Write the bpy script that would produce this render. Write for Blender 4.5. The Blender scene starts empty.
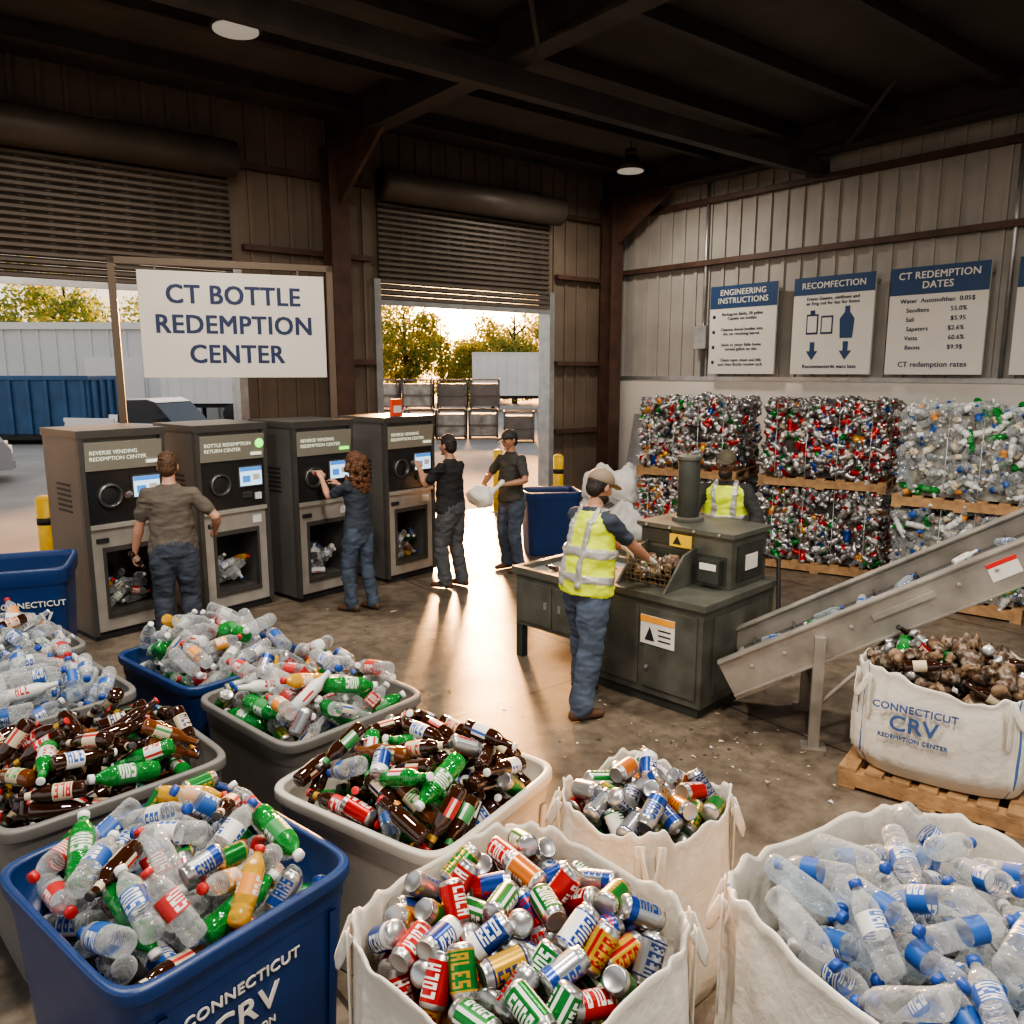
import bpy, math, random
import numpy as np
from mathutils import Vector, Matrix, noise
from mathutils.bvhtree import BVHTree
random.seed(11); rng=np.random.default_rng(11)
SC=bpy.context.scene
COL=SC.collection
R=math.radians

# ------------------------------------------------------------------ materials
_mc={}
def M(name,col,rough=.5,metal=0.,var=0.,vs=8.,bump=0.,bs=40.,emit=0.,alpha=1.,coat=0.,spec=.5,ecol=None,prt=None):
    if name in _mc: return _mc[name]
    m=bpy.data.materials.new(name); m.use_nodes=True
    nt=m.node_tree; b=nt.nodes['Principled BSDF']
    b.inputs['Base Color'].default_value=(*col,1); b.inputs['Roughness'].default_value=rough
    b.inputs['Metallic'].default_value=metal; b.inputs['Alpha'].default_value=alpha
    b.inputs['Coat Weight'].default_value=coat
    b.inputs['Specular IOR Level'].default_value=spec
    if emit>0:
        b.inputs['Emission Color'].default_value=(*(ecol or col),1); b.inputs['Emission Strength'].default_value=emit
    if var>0 or bump>0 or prt:
        tc=nt.nodes.new('ShaderNodeTexCoord')
    if var>0:
        n=nt.nodes.new('ShaderNodeTexNoise'); n.inputs['Scale'].default_value=vs; n.inputs['Detail'].default_value=5
        nt.links.new(tc.outputs['Object'],n.inputs['Vector'])
        r=nt.nodes.new('ShaderNodeValToRGB')
        r.color_ramp.elements[0].position=.3; r.color_ramp.elements[1].position=.7
        r.color_ramp.elements[0].color=(*[c*(1-var) for c in col],1)
        r.color_ramp.elements[1].color=(*[min(1,c*(1+var)) for c in col],1)
        nt.links.new(n.outputs['Fac'],r.inputs['Fac']); nt.links.new(r.outputs['Color'],b.inputs['Base Color'])
    if prt:
        n=nt.nodes.new('ShaderNodeTexNoise'); n.inputs['Scale'].default_value=prt[2]; n.inputs['Detail'].default_value=2
        nt.links.new(tc.outputs['Object'],n.inputs['Vector'])
        r=nt.nodes.new('ShaderNodeValToRGB'); e=r.color_ramp.elements
        e[0].position=.35; e[0].color=(*prt[1],1); e[1].position=.68; e[1].color=(*prt[0],1); q=e.new(.5); q.color=(*col,1)
        nt.links.new(n.outputs['Fac'],r.inputs['Fac']); nt.links.new(r.outputs['Color'],b.inputs['Base Color'])
    if bump>0:
        n2=nt.nodes.new('ShaderNodeTexNoise'); n2.inputs['Scale'].default_value=bs; n2.inputs['Detail'].default_value=4
        nt.links.new(tc.outputs['Object'],n2.inputs['Vector'])
        bp=nt.nodes.new('ShaderNodeBump'); bp.inputs['Strength'].default_value=bump; bp.inputs['Distance'].default_value=.02
        nt.links.new(n2.outputs['Fac'],bp.inputs['Height']); nt.links.new(bp.outputs['Normal'],b.inputs['Normal'])
    _mc[name]=m; return m
def clearM(name,tint,col,lo=.11,hi=.75,rough=.08):
    m=bpy.data.materials.new(name); m.use_nodes=True; nt=m.node_tree; b=nt.nodes['Principled BSDF']; L=nt.links.new
    b.inputs['Base Color'].default_value=(*col,1); b.inputs['Roughness'].default_value=rough; b.inputs['Specular IOR Level'].default_value=1.0
    tc=nt.nodes.new('ShaderNodeTexCoord'); n2=nt.nodes.new('ShaderNodeTexNoise'); n2.inputs['Scale'].default_value=32; L(tc.outputs['Object'],n2.inputs['Vector'])
    bp=nt.nodes.new('ShaderNodeBump'); bp.inputs['Strength'].default_value=.7; bp.inputs['Distance'].default_value=.015; L(n2.outputs['Fac'],bp.inputs['Height']); L(bp.outputs['Normal'],b.inputs['Normal'])
    t=nt.nodes.new('ShaderNodeBsdfTransparent'); t.inputs[0].default_value=(*tint,1)
    lw=nt.nodes.new('ShaderNodeLayerWeight'); lw.inputs['Blend'].default_value=.35; L(bp.outputs['Normal'],lw.inputs['Normal'])
    mr=nt.nodes.new('ShaderNodeMapRange'); mr.inputs['To Min'].default_value=lo; mr.inputs['To Max'].default_value=hi; L(lw.outputs['Facing'],mr.inputs['Value'])
    mx=nt.nodes.new('ShaderNodeMixShader'); L(mr.outputs['Result'],mx.inputs[0]); L(t.outputs[0],mx.inputs[1]); L(b.outputs[0],mx.inputs[2]); L(mx.outputs[0],nt.nodes['Material Output'].inputs['Surface'])
    return m

def floor_mat():
    m=bpy.data.materials.new('concrete_floor'); m.use_nodes=True; nt=m.node_tree; b=nt.nodes['Principled BSDF']
    L=nt.links.new; N=nt.nodes.new
    tc=N('ShaderNodeTexCoord')
    n1=N('ShaderNodeTexNoise'); n1.inputs['Scale'].default_value=.55; n1.inputs['Detail'].default_value=8; n1.inputs['Roughness'].default_value=.65
    n2=N('ShaderNodeTexNoise'); n2.inputs['Scale'].default_value=7; n2.inputs['Detail'].default_value=8; n2.inputs['Roughness'].default_value=.7
    for n in(n1,n2): L(tc.outputs['Object'],n.inputs['Vector'])
    r1=N('ShaderNodeValToRGB'); e=r1.color_ramp.elements
    e[0].position=.32; e[0].color=(.10,.08,.062,1); e[1].position=.68; e[1].color=(.24,.195,.15,1)
    L(n1.outputs['Fac'],r1.inputs['Fac'])
    r2=N('ShaderNodeValToRGB'); e=r2.color_ramp.elements
    e[0].position=.33; e[0].color=(.5,.48,.46,1); e[1].position=.6; e[1].color=(1.1,1.1,1.08,1)
    L(n2.outputs['Fac'],r2.inputs['Fac'])
    mx=N('ShaderNodeMix'); mx.data_type='RGBA'; mx.blend_type='MULTIPLY'; mx.inputs[0].default_value=1
    L(r1.outputs['Color'],mx.inputs[6]); L(r2.outputs['Color'],mx.inputs[7])
    br=N('ShaderNodeTexBrick'); br.offset=0; br.inputs['Scale'].default_value=1; br.inputs['Brick Width'].default_value=3.6; br.inputs['Row Height'].default_value=3.6
    br.inputs['Mortar Size'].default_value=.012; br.inputs['Color1'].default_value=(1,1,1,1); br.inputs['Color2'].default_value=(.9,.9,.9,1); br.inputs['Mortar'].default_value=(.25,.24,.22,1)
    L(tc.outputs['Object'],br.inputs['Vector'])
    mx2=N('ShaderNodeMix'); mx2.data_type='RGBA'; mx2.blend_type='MULTIPLY'; mx2.inputs[0].default_value=1
    L(mx.outputs[2],mx2.inputs[6]); L(br.outputs['Color'],mx2.inputs[7]); L(mx2.outputs[2],b.inputs['Base Color'])
    rr=N('ShaderNodeMapRange'); rr.inputs['From Min'].default_value=.3; rr.inputs['From Max'].default_value=.7; rr.inputs['To Min'].default_value=.27; rr.inputs['To Max'].default_value=.52
    L(n1.outputs['Fac'],rr.inputs['Value']); L(rr.outputs['Result'],b.inputs['Roughness'])
    bp=N('ShaderNodeBump'); bp.inputs['Strength'].default_value=.15; bp.inputs['Distance'].default_value=.01
    L(n2.outputs['Fac'],bp.inputs['Height']); L(bp.outputs['Normal'],b.inputs['Normal'])
    return m

# ------------------------------------------------------------------ mesh builder
class MB:
    def __init__(s,mats=None): s.V=[];s.L=[];s.C=[];s.Mi=[];s.S=[];s.n=0;s.mats=list(mats) if mats else []
    def mi(s,m):
        if m not in s.mats: s.mats.append(m)
        return s.mats.index(m)
    def add(s,v,f,m,smooth=False,T=None):
        v=np.asarray([tuple(p) for p in v] if not isinstance(v,np.ndarray) else v,float).reshape(-1,3)
        if T is not None:
            A=np.array(T); v=v@A[:3,:3].T+A[:3,3]
        s.V.append(v); s.C.append(np.array([len(x) for x in f],dtype=np.int64))
        s.L.append(np.array([i for x in f for i in x],dtype=np.int64)+s.n)
        ids=[s.mi(x) for x in m] if isinstance(m,list) else [s.mi(m)]*len(f)
        s.Mi.append(np.array(ids)); s.S.append(np.full(len(f),smooth)); s.n+=len(v)
    def raw(s,v,l,c,mi,smooth=True):
        s.V.append(v); s.L.append(l+s.n); s.C.append(c); s.Mi.append(mi); s.S.append(np.full(len(c),smooth)); s.n+=len(v)
    def box(s,a,b,m,T=None):
        x0,y0,z0=a; x1,y1,z1=b
        v=[(x0,y0,z0),(x1,y0,z0),(x1,y1,z0),(x0,y1,z0),(x0,y0,z1),(x1,y0,z1),(x1,y1,z1),(x0,y1,z1)]
        f=[(0,3,2,1),(4,5,6,7),(0,1,5,4),(1,2,6,5),(2,3,7,6),(3,0,4,7)]
        s.add(v,f,m,False,T)
    def cyl(s,p0,p1,r0,r1,m,n=20,T=None):
        v,f=tube([Vector(p0),Vector(p1)],[r0,r1],n=n,rnd=False); s.add(v,f,m,True,T)
    def tube(s,pts,rad,m,n=14,side=None,rnd=True,T=None):
        v,f=tube([Vector(p) for p in pts],rad,n,side,rnd); s.add(v,f,m,True,T)
    def prism(s,prof,y0,y1,m,T=None,inset=0):
        n=len(prof); v=[(x,y0,z) for x,z in prof]+[(x,y1,z) for x,z in prof]
        f=[tuple(range(n)),tuple(reversed(range(n,2*n)))]+[(i,i+n,(i+1)%n+n,(i+1)%n) for i in range(n)]
        s.add(v,f,m,False,T)
    def build(s,name,parent=None,loc=(0,0,0),rot=(0,0,0),bevel=0,autosm=False):
        me=bpy.data.meshes.new(name)
        V=np.concatenate(s.V); L=np.concatenate(s.L); C=np.concatenate(s.C)
        me.vertices.add(len(V)); me.vertices.foreach_set('co',V.astype(np.float32).ravel())
        me.loops.add(len(L)); me.loops.foreach_set('vertex_index',L.astype(np.int32))
        me.polygons.add(len(C)); st=np.concatenate([[0],np.cumsum(C)[:-1]])
        me.polygons.foreach_set('loop_start',st.astype(np.int32))
        me.polygons.foreach_set('material_index',np.concatenate(s.Mi).astype(np.int32))
        me.polygons.foreach_set('use_smooth',np.concatenate(s.S).astype(bool))
        for m in s.mats: me.materials.append(m)
        me.update(calc_edges=True); me.validate()
        o=bpy.data.objects.new(name,me); COL.objects.link(o)
        o.location=loc; o.rotation_euler=rot
        if parent: o.parent=parent
        if bevel:
            b=o.modifiers.new('bevel','BEVEL'); b.width=bevel; b.segments=2; b.limit_method='ANGLE'; b.angle_limit=R(50)
        return o

def tube(pts,rad,n=14,side=None,rnd=True):
    pts=[Vector(p) for p in pts]; rad=[(r,r) if not isinstance(r,(tuple,list)) else tuple(r) for r in rad]
    k=len(pts); tang=[]
    for i in range(k):
        a=pts[max(0,i-1)]; b=pts[min(k-1,i+1)]; d=(b-a)
        tang.append(d.normalized() if d.length>1e-9 else Vector((0,0,1)))
    rings=[]
    if rnd:
        r=min(rad[0])
        for q,c in((.97,.25),(.8,.6),(.45,.89)): rings.append((pts[0]-tang[0]*r*q,tang[0],(rad[0][0]*c,rad[0][1]*c)))
    for i in range(k): rings.append((pts[i],tang[i],rad[i]))
    if rnd:
        r=min(rad[-1])
        for q,c in((.45,.89),(.8,.6),(.97,.25)): rings.append((pts[-1]+tang[-1]*r*q,tang[-1],(rad[-1][0]*c,rad[-1][1]*c)))
    v=[];f=[]; ref=Vector(side) if side is not None else None
    if ref is None:
        ref=Vector((1,0,0)) if abs(tang[0].x)<.8 else Vector((0,1,0))
    for p,t,(a,b) in rings:
        s=ref-t*ref.dot(t)
        if s.length<1e-4: s=t.orthogonal()
        s.normalize(); o=t.cross(s)
        if side is None: ref=s
        for j in range(n):
            an=2*math.pi*j/n; v.append(p+s*(a*math.cos(an))+o*(b*math.sin(an)))
    m=len(rings)
    for i in range(m-1):
        for j in range(n):
            j2=(j+1)%n; f.append((i*n+j,i*n+j2,(i+1)*n+j2,(i+1)*n+j))
    f.append(tuple(reversed(range(n)))); f.append(tuple(range((m-1)*n,m*n)))
    return v,f
def ell(c,r,Rm=None,nu=16,nv=10,zmin=None):
    v=[];f=[]; c=Vector(c)
    for i in range(1,nv):
        th=math.pi*i/nv
        for j in range(nu):
            ph=2*math.pi*j/nu
            p=Vector((r[0]*math.sin(th)*math.cos(ph),r[1]*math.sin(th)*math.sin(ph),r[2]*math.cos(th)))
            if zmin is not None and p.z<zmin: p.z=zmin
            v.append(c+(Rm@p if Rm else p))
    for i in range(nv-2):
        for j in range(nu):
            j2=(j+1)%nu; f.append((i*nu+j,(i+1)*nu+j,(i+1)*nu+j2,i*nu+j2))
    f.append(tuple(range(nu))); f.append(tuple(reversed(range((nv-2)*nu,(nv-1)*nu))))
    return v,f
def empty(name,loc=(0,0,0),yaw=0,parent=None):
    o=bpy.data.objects.new(name,None); COL.objects.link(o); o.location=loc; o.rotation_euler=(0,0,yaw); o.empty_display_size=.2
    if parent:o.parent=parent
    return o
def text(s,size,mat,loc,parent,rot=(R(90),0,0),align='CENTER',bold=.0,name='lettering',ext=.002,sx=1,sp=1.0,ls=1.0):
    # bold is made by overprinting slightly shifted copies of the same lettering
    offs=[(0,0)] if bold<=0 else [(-bold,-bold*.5),(bold,bold*.5),(-bold,bold*.5),(bold,-bold*.5)]
    for k,(ox,oz) in enumerate(offs):
        c=bpy.data.curves.new(name,'FONT'); c.body=s; c.size=size; c.align_x=align; c.align_y='CENTER'; c.extrude=ext+k*.00015
        c.resolution_u=3; c.materials.append(mat); c.space_character=sp; c.space_line=ls
        o=bpy.data.objects.new(name,c); COL.objects.link(o); o.parent=parent; o.location=(loc[0]+ox*size,loc[1],loc[2]+oz*size); o.rotation_euler=rot; o.scale=(sx,1,1)
    return o
def TR(loc,yaw=0): return Matrix.Translation(loc)@Matrix.Rotation(yaw,4,'Z')
SW=Matrix.Rotation(R(90),4,'Z')@Matrix.Scale(-1,4,(0,1,0))  # prism profile (y,z) extruded along x

# ------------------------------------------------------------------ common mats
navy=M('navy_print',(.012,.026,.09),.5)
signw=M('sign_white',(.68,.65,.59),.5,var=.03,vs=3)
brown_steel=M('red_oxide_steel',(.072,.038,.027),.55,var=.3,vs=4)
darksteel=M('dark_roof_steel',(.045,.037,.032),.6,var=.3,vs=3)
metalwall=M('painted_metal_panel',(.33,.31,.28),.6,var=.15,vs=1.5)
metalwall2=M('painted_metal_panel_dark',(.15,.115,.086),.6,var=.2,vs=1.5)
whitewall=M('white_lower_wall',(.62,.585,.53),.7,var=.12,vs=1.2,bump=.1,bs=20)
ceilm=M('ceiling_insulation',(.08,.072,.063),.8,var=.25,vs=1)
galv=M('galvanised_steel',(.45,.46,.46),.38,.8,var=.15,vs=6)
slatm=M('rollup_door_slat',(.12,.10,.083),.5,.3,var=.15,vs=2)
wood=M('pallet_wood',(.36,.21,.10),.75,var=.35,vs=9,bump=.3,bs=30)
black=M('black_rubber',(.015,.015,.016),.6)

# ------------------------------------------------------------------ room shell
C0=(2.1,16.7)
AW=math.atan2(-.622,-.783); AS=math.atan2(-.783,.622)
TW=TR((C0[0],C0[1],0),AW); TS=TR((C0[0],C0[1],0),AS)
CH=6.2
def shell(name,fn,T): 
    mb=MB(); fn(mb); o=mb.build(name); o.matrix_world=T; return o
shell('floor',lambda m:m.box((0,0,-.1),(18,20,0),floor_mat()),TW)
def wb(m):
    for s0,s1,z0 in((0,1.79,0),(1.79,5.5,3.95),(5.5,7.75,0),(7.75,13.5,3.95),(13.5,18,0)):
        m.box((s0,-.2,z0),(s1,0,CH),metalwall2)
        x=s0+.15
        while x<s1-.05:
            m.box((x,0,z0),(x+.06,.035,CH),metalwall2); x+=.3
    for z in(1.3,2.6,4.2,5.3):
        for s0,s1 in((.1,1.7),(5.6,7.65)): m.box((s0,.035,z),(s1,.16,z+.08),brown_steel)
shell('wall_back',wb,TW)
def ws(m):
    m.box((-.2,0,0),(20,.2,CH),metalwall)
    m.box((0,-.05,0),(20,0,2.35),whitewall)
    m.box((0,-.07,2.33),(20,0,2.40),galv)
    x=.2
    while x<20:
        m.box((x,-.035,2.4),(x+.06,0,CH),metalwall); x+=.3
    for z in(4.35,5.4): m.box((0,-.16,z),(20,-.035,z+.09),brown_steel)
    for x in(2.3,7.3): m.cyl((x,-.08,2.4),(x,-.08,CH),.03,.03,galv,n=10)
    m.box((2.15,-.16,2.9),(2.42,-.03,3.3),galv)
shell('wall_right',ws,TS)
shell('ceiling',lambda m:m.box((-.2,-.2,CH),(18,20,CH+.1),ceilm),TW)
def ibeam_v(m,x,y,z0,z1,w=.3,d=.3,mat=brown_steel):
    m.box((x-w/2,y,z0),(x+w/2,y+.03,z1),mat); m.box((x-w/2,y+d-.03,z0),(x+w/2,y+d,z1),mat); m.box((x-.02,y+.03,z0),(x+.02,y+d-.03,z1),mat)
mb=MB()
for x in(.45,6.3,14.0):
    ibeam_v(mb,x,.17,0,CH-.45)
    mb.box((x-.14,.1,CH-.5),(x+.14,20,CH-.46),darksteel); mb.box((x-.14,.1,CH-.04),(x+.14,20,CH-.001),darksteel); mb.box((x-.02,.1,CH-.46),(x+.02,20,CH-.04),darksteel)
    mb.prism([(.5,CH-.5),(.5,CH-1.3),(1.8,CH-.5)],-.03,.03,brown_steel,T=Matrix.Translation((x,0,0))@Matrix.Rotation(R(90),4,'Z'))
y=1.2
while y<20:
    mb.box((0,y,CH-.2),(18,y+.05,CH-.001),darksteel); mb.box((0,y-.04,CH-.22),(18,y+.09,CH-.2),darksteel); y+=1.5
mb.box((0,4.4,CH-.75),(18,4.55,CH-.5),darksteel)
for x in(.45,6.3,14.0):
    for q in range(5):
        y0=5+q*3
        mb.tube([(x,y0,CH-.5),(x+1.5,y0+1.5,CH-.25)],[.03,.03],darksteel,n=8)
o=mb.build('roof_steel_frame'); o.matrix_world=TW
mb=MB()
for x in(9.75,):
    mb.box((x-.12,-.3,0),(x+.12,-.27,CH-.25),brown_steel);mb.box((x-.12,-.08,2.41),(x+.12,-.05,CH-.25),brown_steel);mb.box((x-.015,-.27,0),(x+.015,-.07,CH-.25),brown_steel)
o=mb.build('wall_column'); o.matrix_world=TS
for i,(s0,s1) in enumerate(((1.79,5.5),(7.75,13.5))):
    mb=MB()
    z=3.62
    while z<5.15:
        mb.prism([(.03,z),(.075,z+.02),(.075,z+.06),(.03,z+.088)],s0+.05,s1-.05,slatm,T=SW)
        z+=.09
    mb.box((s0+.05,.02,3.55),(s1-.05,.08,3.63),galv)
    mb.cyl((s0+.03,.3,5.35),(s1-.03,.3,5.35),.24,.24,slatm,n=24)
    for s in(s0,s1):
        mb.box((s-.06,-.22,0),(s+.06,.10,3.95),galv)
    mb.build('door_%d'%(i+1)).matrix_world=TW

lightblue=M('sign_blue_header',(.022,.06,.15),.5)
def wallsign(x,title,body,kind):
    e=empty('wall_poster'); e.matrix_world=TS@Matrix.Translation((x,-.20,2.45))
    m=MB(); w,h=1.34,1.50
    m.box((-w/2,-.02,0),(w/2,.02,h),signw); hh=.38 if kind!=1 else .27
    m.box((-w/2,-.026,h-hh),(w/2,-.02,h),lightblue)
    m.box((-w/2,.02,.1),(-w/2+.05,.15,.15),galv); m.box((w/2-.05,.02,h-.15),(w/2,.15,h-.1),galv)
    if kind==1:
        m.box((-.42,-.026,.62),(-.22,-.02,.93),navy); m.box((-.40,-.028,.65),(-.24,-.026,.90),signw); m.box((-.36,-.026,.93),(-.28,-.02,.99),navy); m.box((-.17,-.026,.62),(.03,-.02,.90),navy); m.box((-.15,-.028,.65),(.01,-.026,.87),signw)
        m.prism([(.16,.55),(.36,.55),(.38,.84),(.30,.94),(.30,1.03),(.22,1.03),(.22,.94),(.14,.84)],-.026,-.02,lightblue)
        for cx in(-.3,.26): m.prism([(cx-.04,.5),(cx+.04,.5),(cx+.04,.36),(cx+.1,.36),(cx,.22),(cx-.1,.36),(cx-.04,.36)],-.026,-.02,lightblue)
    m.build('board',e)
    text(title,.138 if kind!=1 else .135,signw,(0,-.029,h-hh/2),e,bold=.018,sp=1.06)
    for (t,z,s) in body: text(t,s,navy,(0,-.024,z),e,bold=.015,sp=1.05)
    if kind==0:
        g=MB()
        for z in(.98,.72,.46,.2):
            v,f=ell((-.58,-.022,z),(.033,.004,.033)); g.add(v,f,navy,True)
        g.build('bullet_icons',e)
wallsign(3.22,'ENGINEERING\nINSTRUCTIONS',[('Backagcon Balds, 20 gallon\nCaptain iso bottles',.98,.073),('Chamos dravel bottles into\nthe car receiving barrel.',.72,.073),('Senln to ytour little home\nturned gallon on site',.46,.073),('Cleam open cleam and lids\nand rinse Bottle receive tack.',.2,.073)],0)
wallsign(4.87,'RECOMFECTION',[('Frases Geants, oleftlone and\nan Estg out for bar for home',1.13,.072),('Recommenterds wars bats',.12,.08)],1)
wallsign(6.44,'CT REDEMPTION\nDATES',[('Water  Austinofthan  0.05$',1.03,.086),('Seodiens           55.0%',.90,.086),('Sali                   $5.95',.77,.086),('Sapeters          $2.6%',.64,.086),('Vatts                60.6%',.51,.086),('Beons              $9.9$',.38,.086),('CT redemption rates',.14,.105)],2)
wallsign(8.12,'ACCEPTED\nCONTAINERS',[('Glass  Metal  Plastic',.9,.09),('Rinse and remove caps',.6,.08),('before returning',.3,.08)],3)

e=empty('redemption_center_sign',(-4.60,9.38,0),math.atan2(.80,2.04))
m=MB()
fr=M('sign_frame_steel',(.13,.10,.075),.5,.5)
m.box((.02,-.03,0),(.1,.05,3.78),fr); m.box((2.46,-.03,0),(2.54,.05,3.78),fr); m.box((.02,-.03,3.70),(2.54,.05,3.78),fr)
m.box((-.06,-.12,0),(.18,.14,.02),fr); m.box((2.38,-.12,0),(2.62,.14,.02),fr)
m.box((.32,-.06,2.42),(2.42,-.03,3.64),signw); 
for x in(.5,2.1): m.box((x,-.03,3.60),(x+.03,-.0,3.72),fr)
m.build('panel_and_posts',e,bevel=.004)
text('CT BOTTLE\nREDEMPTION\nCENTER',.30,navy,(1.37,-.063,3.03),e,bold=.027,sp=1.07,ls=1.14,sx=.93)

# ------------------------------------------------------------------ small items (bottles, cans)
PM=[]
def pm(*a,**k):
    m=M(*a,**k)
    if m not in PM: PM.append(m)
    return PM.index(m)
def pmc(*a,**k): PM.append(clearM(*a,**k)); return len(PM)-1
alu=pm('aluminium',(.45,.45,.45),.3,.9)
cred=pm('can_red',(.40,.012,.012),.28,.45); cgrn=pm('can_green',(.012,.16,.03),.28,.45); cblu=pm('can_blue',(.012,.05,.25),.28,.45)
cyel=pm('can_gold',(.55,.33,.04),.28,.55); corg=pm('can_orange',(.52,.15,.025),.3,.4); cwht=pm('label_white',(.62,.62,.60),.4); csil=pm('can_silver_print',(.32,.34,.36),.28,.75)
cnav=pm('can_navy_ink',(.01,.02,.09),.35,.3)
clear=pmc('clear_pet',(.93,.945,.95),(.60,.62,.63)); clearb=pmc('bluish_pet',(.88,.925,.96),(.50,.57,.64))
brn=pm('brown_glass',(.028,.009,.004),.07,coat=.6); brn2=pm('amber_glass',(.12,.035,.007),.08,coat=.5)
ggl=pmc('green_plastic',(.25,.8,.3),(.01,.22,.035),lo=.6,hi=.95); mil=pm('milky_plastic',(.55,.56,.55),.35); yl=pmc('yellow_juice',(.95,.7,.2),(.62,.36,.04),lo=.6,hi=.95)
capb=pm('cap_blue',(.012,.06,.30),.4); capw=pm('cap_white',(.68,.68,.68),.4); capr=pm('cap_red',(.42,.02,.02),.4); capd=pm('cap_dark',(.03,.03,.03),.4)
lblu=pm('label_blue',(.015,.085,.33),.45); lred=pm('label_red',(.43,.022,.022),.45); lgrn=pm('label_green',(.03,.20,.055),.45); lpap=pm('label_cream',(.54,.46,.32),.6); lorg=pm('label_orange',(.60,.24,.04),.5)
dirt=pm('dirty_brown_scrap',(.09,.05,.028),.6,prt=((.3,.27,.22),(.04,.02,.01),30)); card=pm('cardboard_scrap',(.20,.125,.07),.8,prt=((.30,.2,.12),(.06,.035,.02),25))
G={'C':'111100100100111','O':'111101101101111','L':'100100100100111','A':'111101111101101','S':'111100111001111','D':'110101101101110','P':'111101111100100','B':'110101110101110','E':'111100110100111','R':'111101110101101','H':'101101111101101','2':'110001010100111'}
def bitmap(w):
    rows=[[] for _ in range(5)]
    for k,ch in enumerate(w):
        for r in range(5): rows[r]+= [c=='1' for c in G[ch][r*3:r*3+3]]+([False] if k<len(w)-1 else [])
    return rows
class Tp: pass
def lathe(prof,matf,n=14,sc=1.,squash=0,seed=0):
    rs=random.Random(seed)
    v=[];l=[];c=[];mi=[]
    k=len(prof); z0=prof[0][0]; z1=max(p[0] for p in prof); mid=(z0+z1)/2; rmax=max(p[1] for p in prof)
    ph=rs.random()*6
    for i,(z,r) in enumerate(prof):
        dx=rs.uniform(-1,1)*squash*rmax*.6; dy=rs.uniform(-1,1)*squash*rmax*.6
        for j in range(n):
            a=2*math.pi*j/n; rr=r*(1-squash*.5*abs(math.sin(a+ph+i*.5))*rs.uniform(.5,1))
            v.append(((z-mid)*sc,(rr*math.cos(a)+dx)*sc,(rr*math.sin(a)+dy)*sc))
    for i in range(k-1):
        for j in range(n):
            j2=(j+1)%n; l+=[i*n+j,i*n+j2,(i+1)*n+j2,(i+1)*n+j]; c.append(4); mi.append(matf(i,j))
    l+=list(reversed(range(n))); c.append(n); mi.append(matf(0,0)); l+=list(range((k-1)*n,k*n)); c.append(n); mi.append(matf(k-2,0))
    t=Tp(); t.v=np.array(v); t.l=np.array(l); t.c=np.array(c); t.m=np.array(mi); t.L=(z1-z0)*sc; t.r=rmax*sc
    return t
def can(body,acc,style=0,sc=1.14,n=22,squash=0,seed=0,word='COLA'):
    if squash>0:   # crushed can, coarse
        prof=[(0,.024),(.004,.029),(.011,.033),(.03,.033),(.045,.033),(.062,.033),(.08,.033),(.103,.033),(.113,.029),(.118,.0275),(.122,.0288),(.119,.025)]
        def f(i,j):
            if i<=1 or i>=7: return alu
            if style==0 and i in(4,5) and (j%6) in(0,1,2): return acc
            if style==1 and i==3: return acc
            if style==3 and i in(4,5): return acc
            return body
        return lathe(prof,f,n,sc,squash,seed)
    bm=bitmap(word); nc=len(bm[0]); N=nc+4; zs=[.013+(.102-.013)*q/N for q in range(N+1)]
    prof=[(0,.024),(.004,.029),(.010,.0325)]+[(z,.033) for z in zs]+[(.110,.0295),(.117,.0275),(.121,.0288),(.1185,.025)]
    def f(i,j):
        k=i-3
        if k<0 or k>=N: return alu
        q=k-2; jj=(j%11)-3
        if 0<=q<nc and 0<=jj<5 and bm[jj][q]: return acc
        if style==1 and k in(0,N-1): return acc
        if style==2 and jj in(-2,6): return acc
        if style==3 and k<N*.25: return acc
        return body
    return lathe(prof,f,n,sc)
def pet(body,lab,cap,sc=1.2,acc=None,n=18,squash=0,seed=0,short=False,word='SOD'):
    sc*=.97
    if squash>0:
        prof=[(0,.02),(.006,.030),(.02,.0325),(.045,.0325),(.052,.0295),(.059,.0325),(.078,.0325),(.08,.0332),(.098,.0332),(.118,.0332),(.138,.0332),(.14,.0325),(.158,.0315),(.176,.025),(.192,.0145),(.2,.0125),(.203,.0125),(.2035,.0158),(.219,.0158),(.221,.013)]
        return lathe(prof,lambda i,j: cap if i>=16 else (lab if 7<=i<=9 else body),n,sc,squash,seed)
    z0,z1=(.080,.138) if not short else (.092,.138)
    bm=bitmap(word); nc=len(bm[0]); N=nc+2; zs=[z0+(z1-z0)*q/N for q in range(N+1)]
    pre=[(0,.02),(.006,.030),(.02,.0325),(.034,.0325),(.038,.031),(.042,.0325),(.052,.0325),(.056,.0305),(.060,.0325),(.076,.0325)]
    prof=pre+[(z,.0332) for z in zs]+[(.140,.0325),(.158,.0315),(.176,.025),(.192,.0145),(.2,.0125),(.203,.0125),(.2035,.0158),(.219,.0158),(.221,.013)]
    b0=len(pre); c0=b0+N+1+5
    def f(i,j):
        if i>=c0: return cap
        k=i-b0
        if 0<=k<N:
            q=k-1; jj=(j%9)-2
            if acc is not None and 0<=q<nc and 0<=jj<5 and bm[jj][q]: return acc
            return lab
        return body
    return lathe(prof,f,n,sc)
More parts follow.
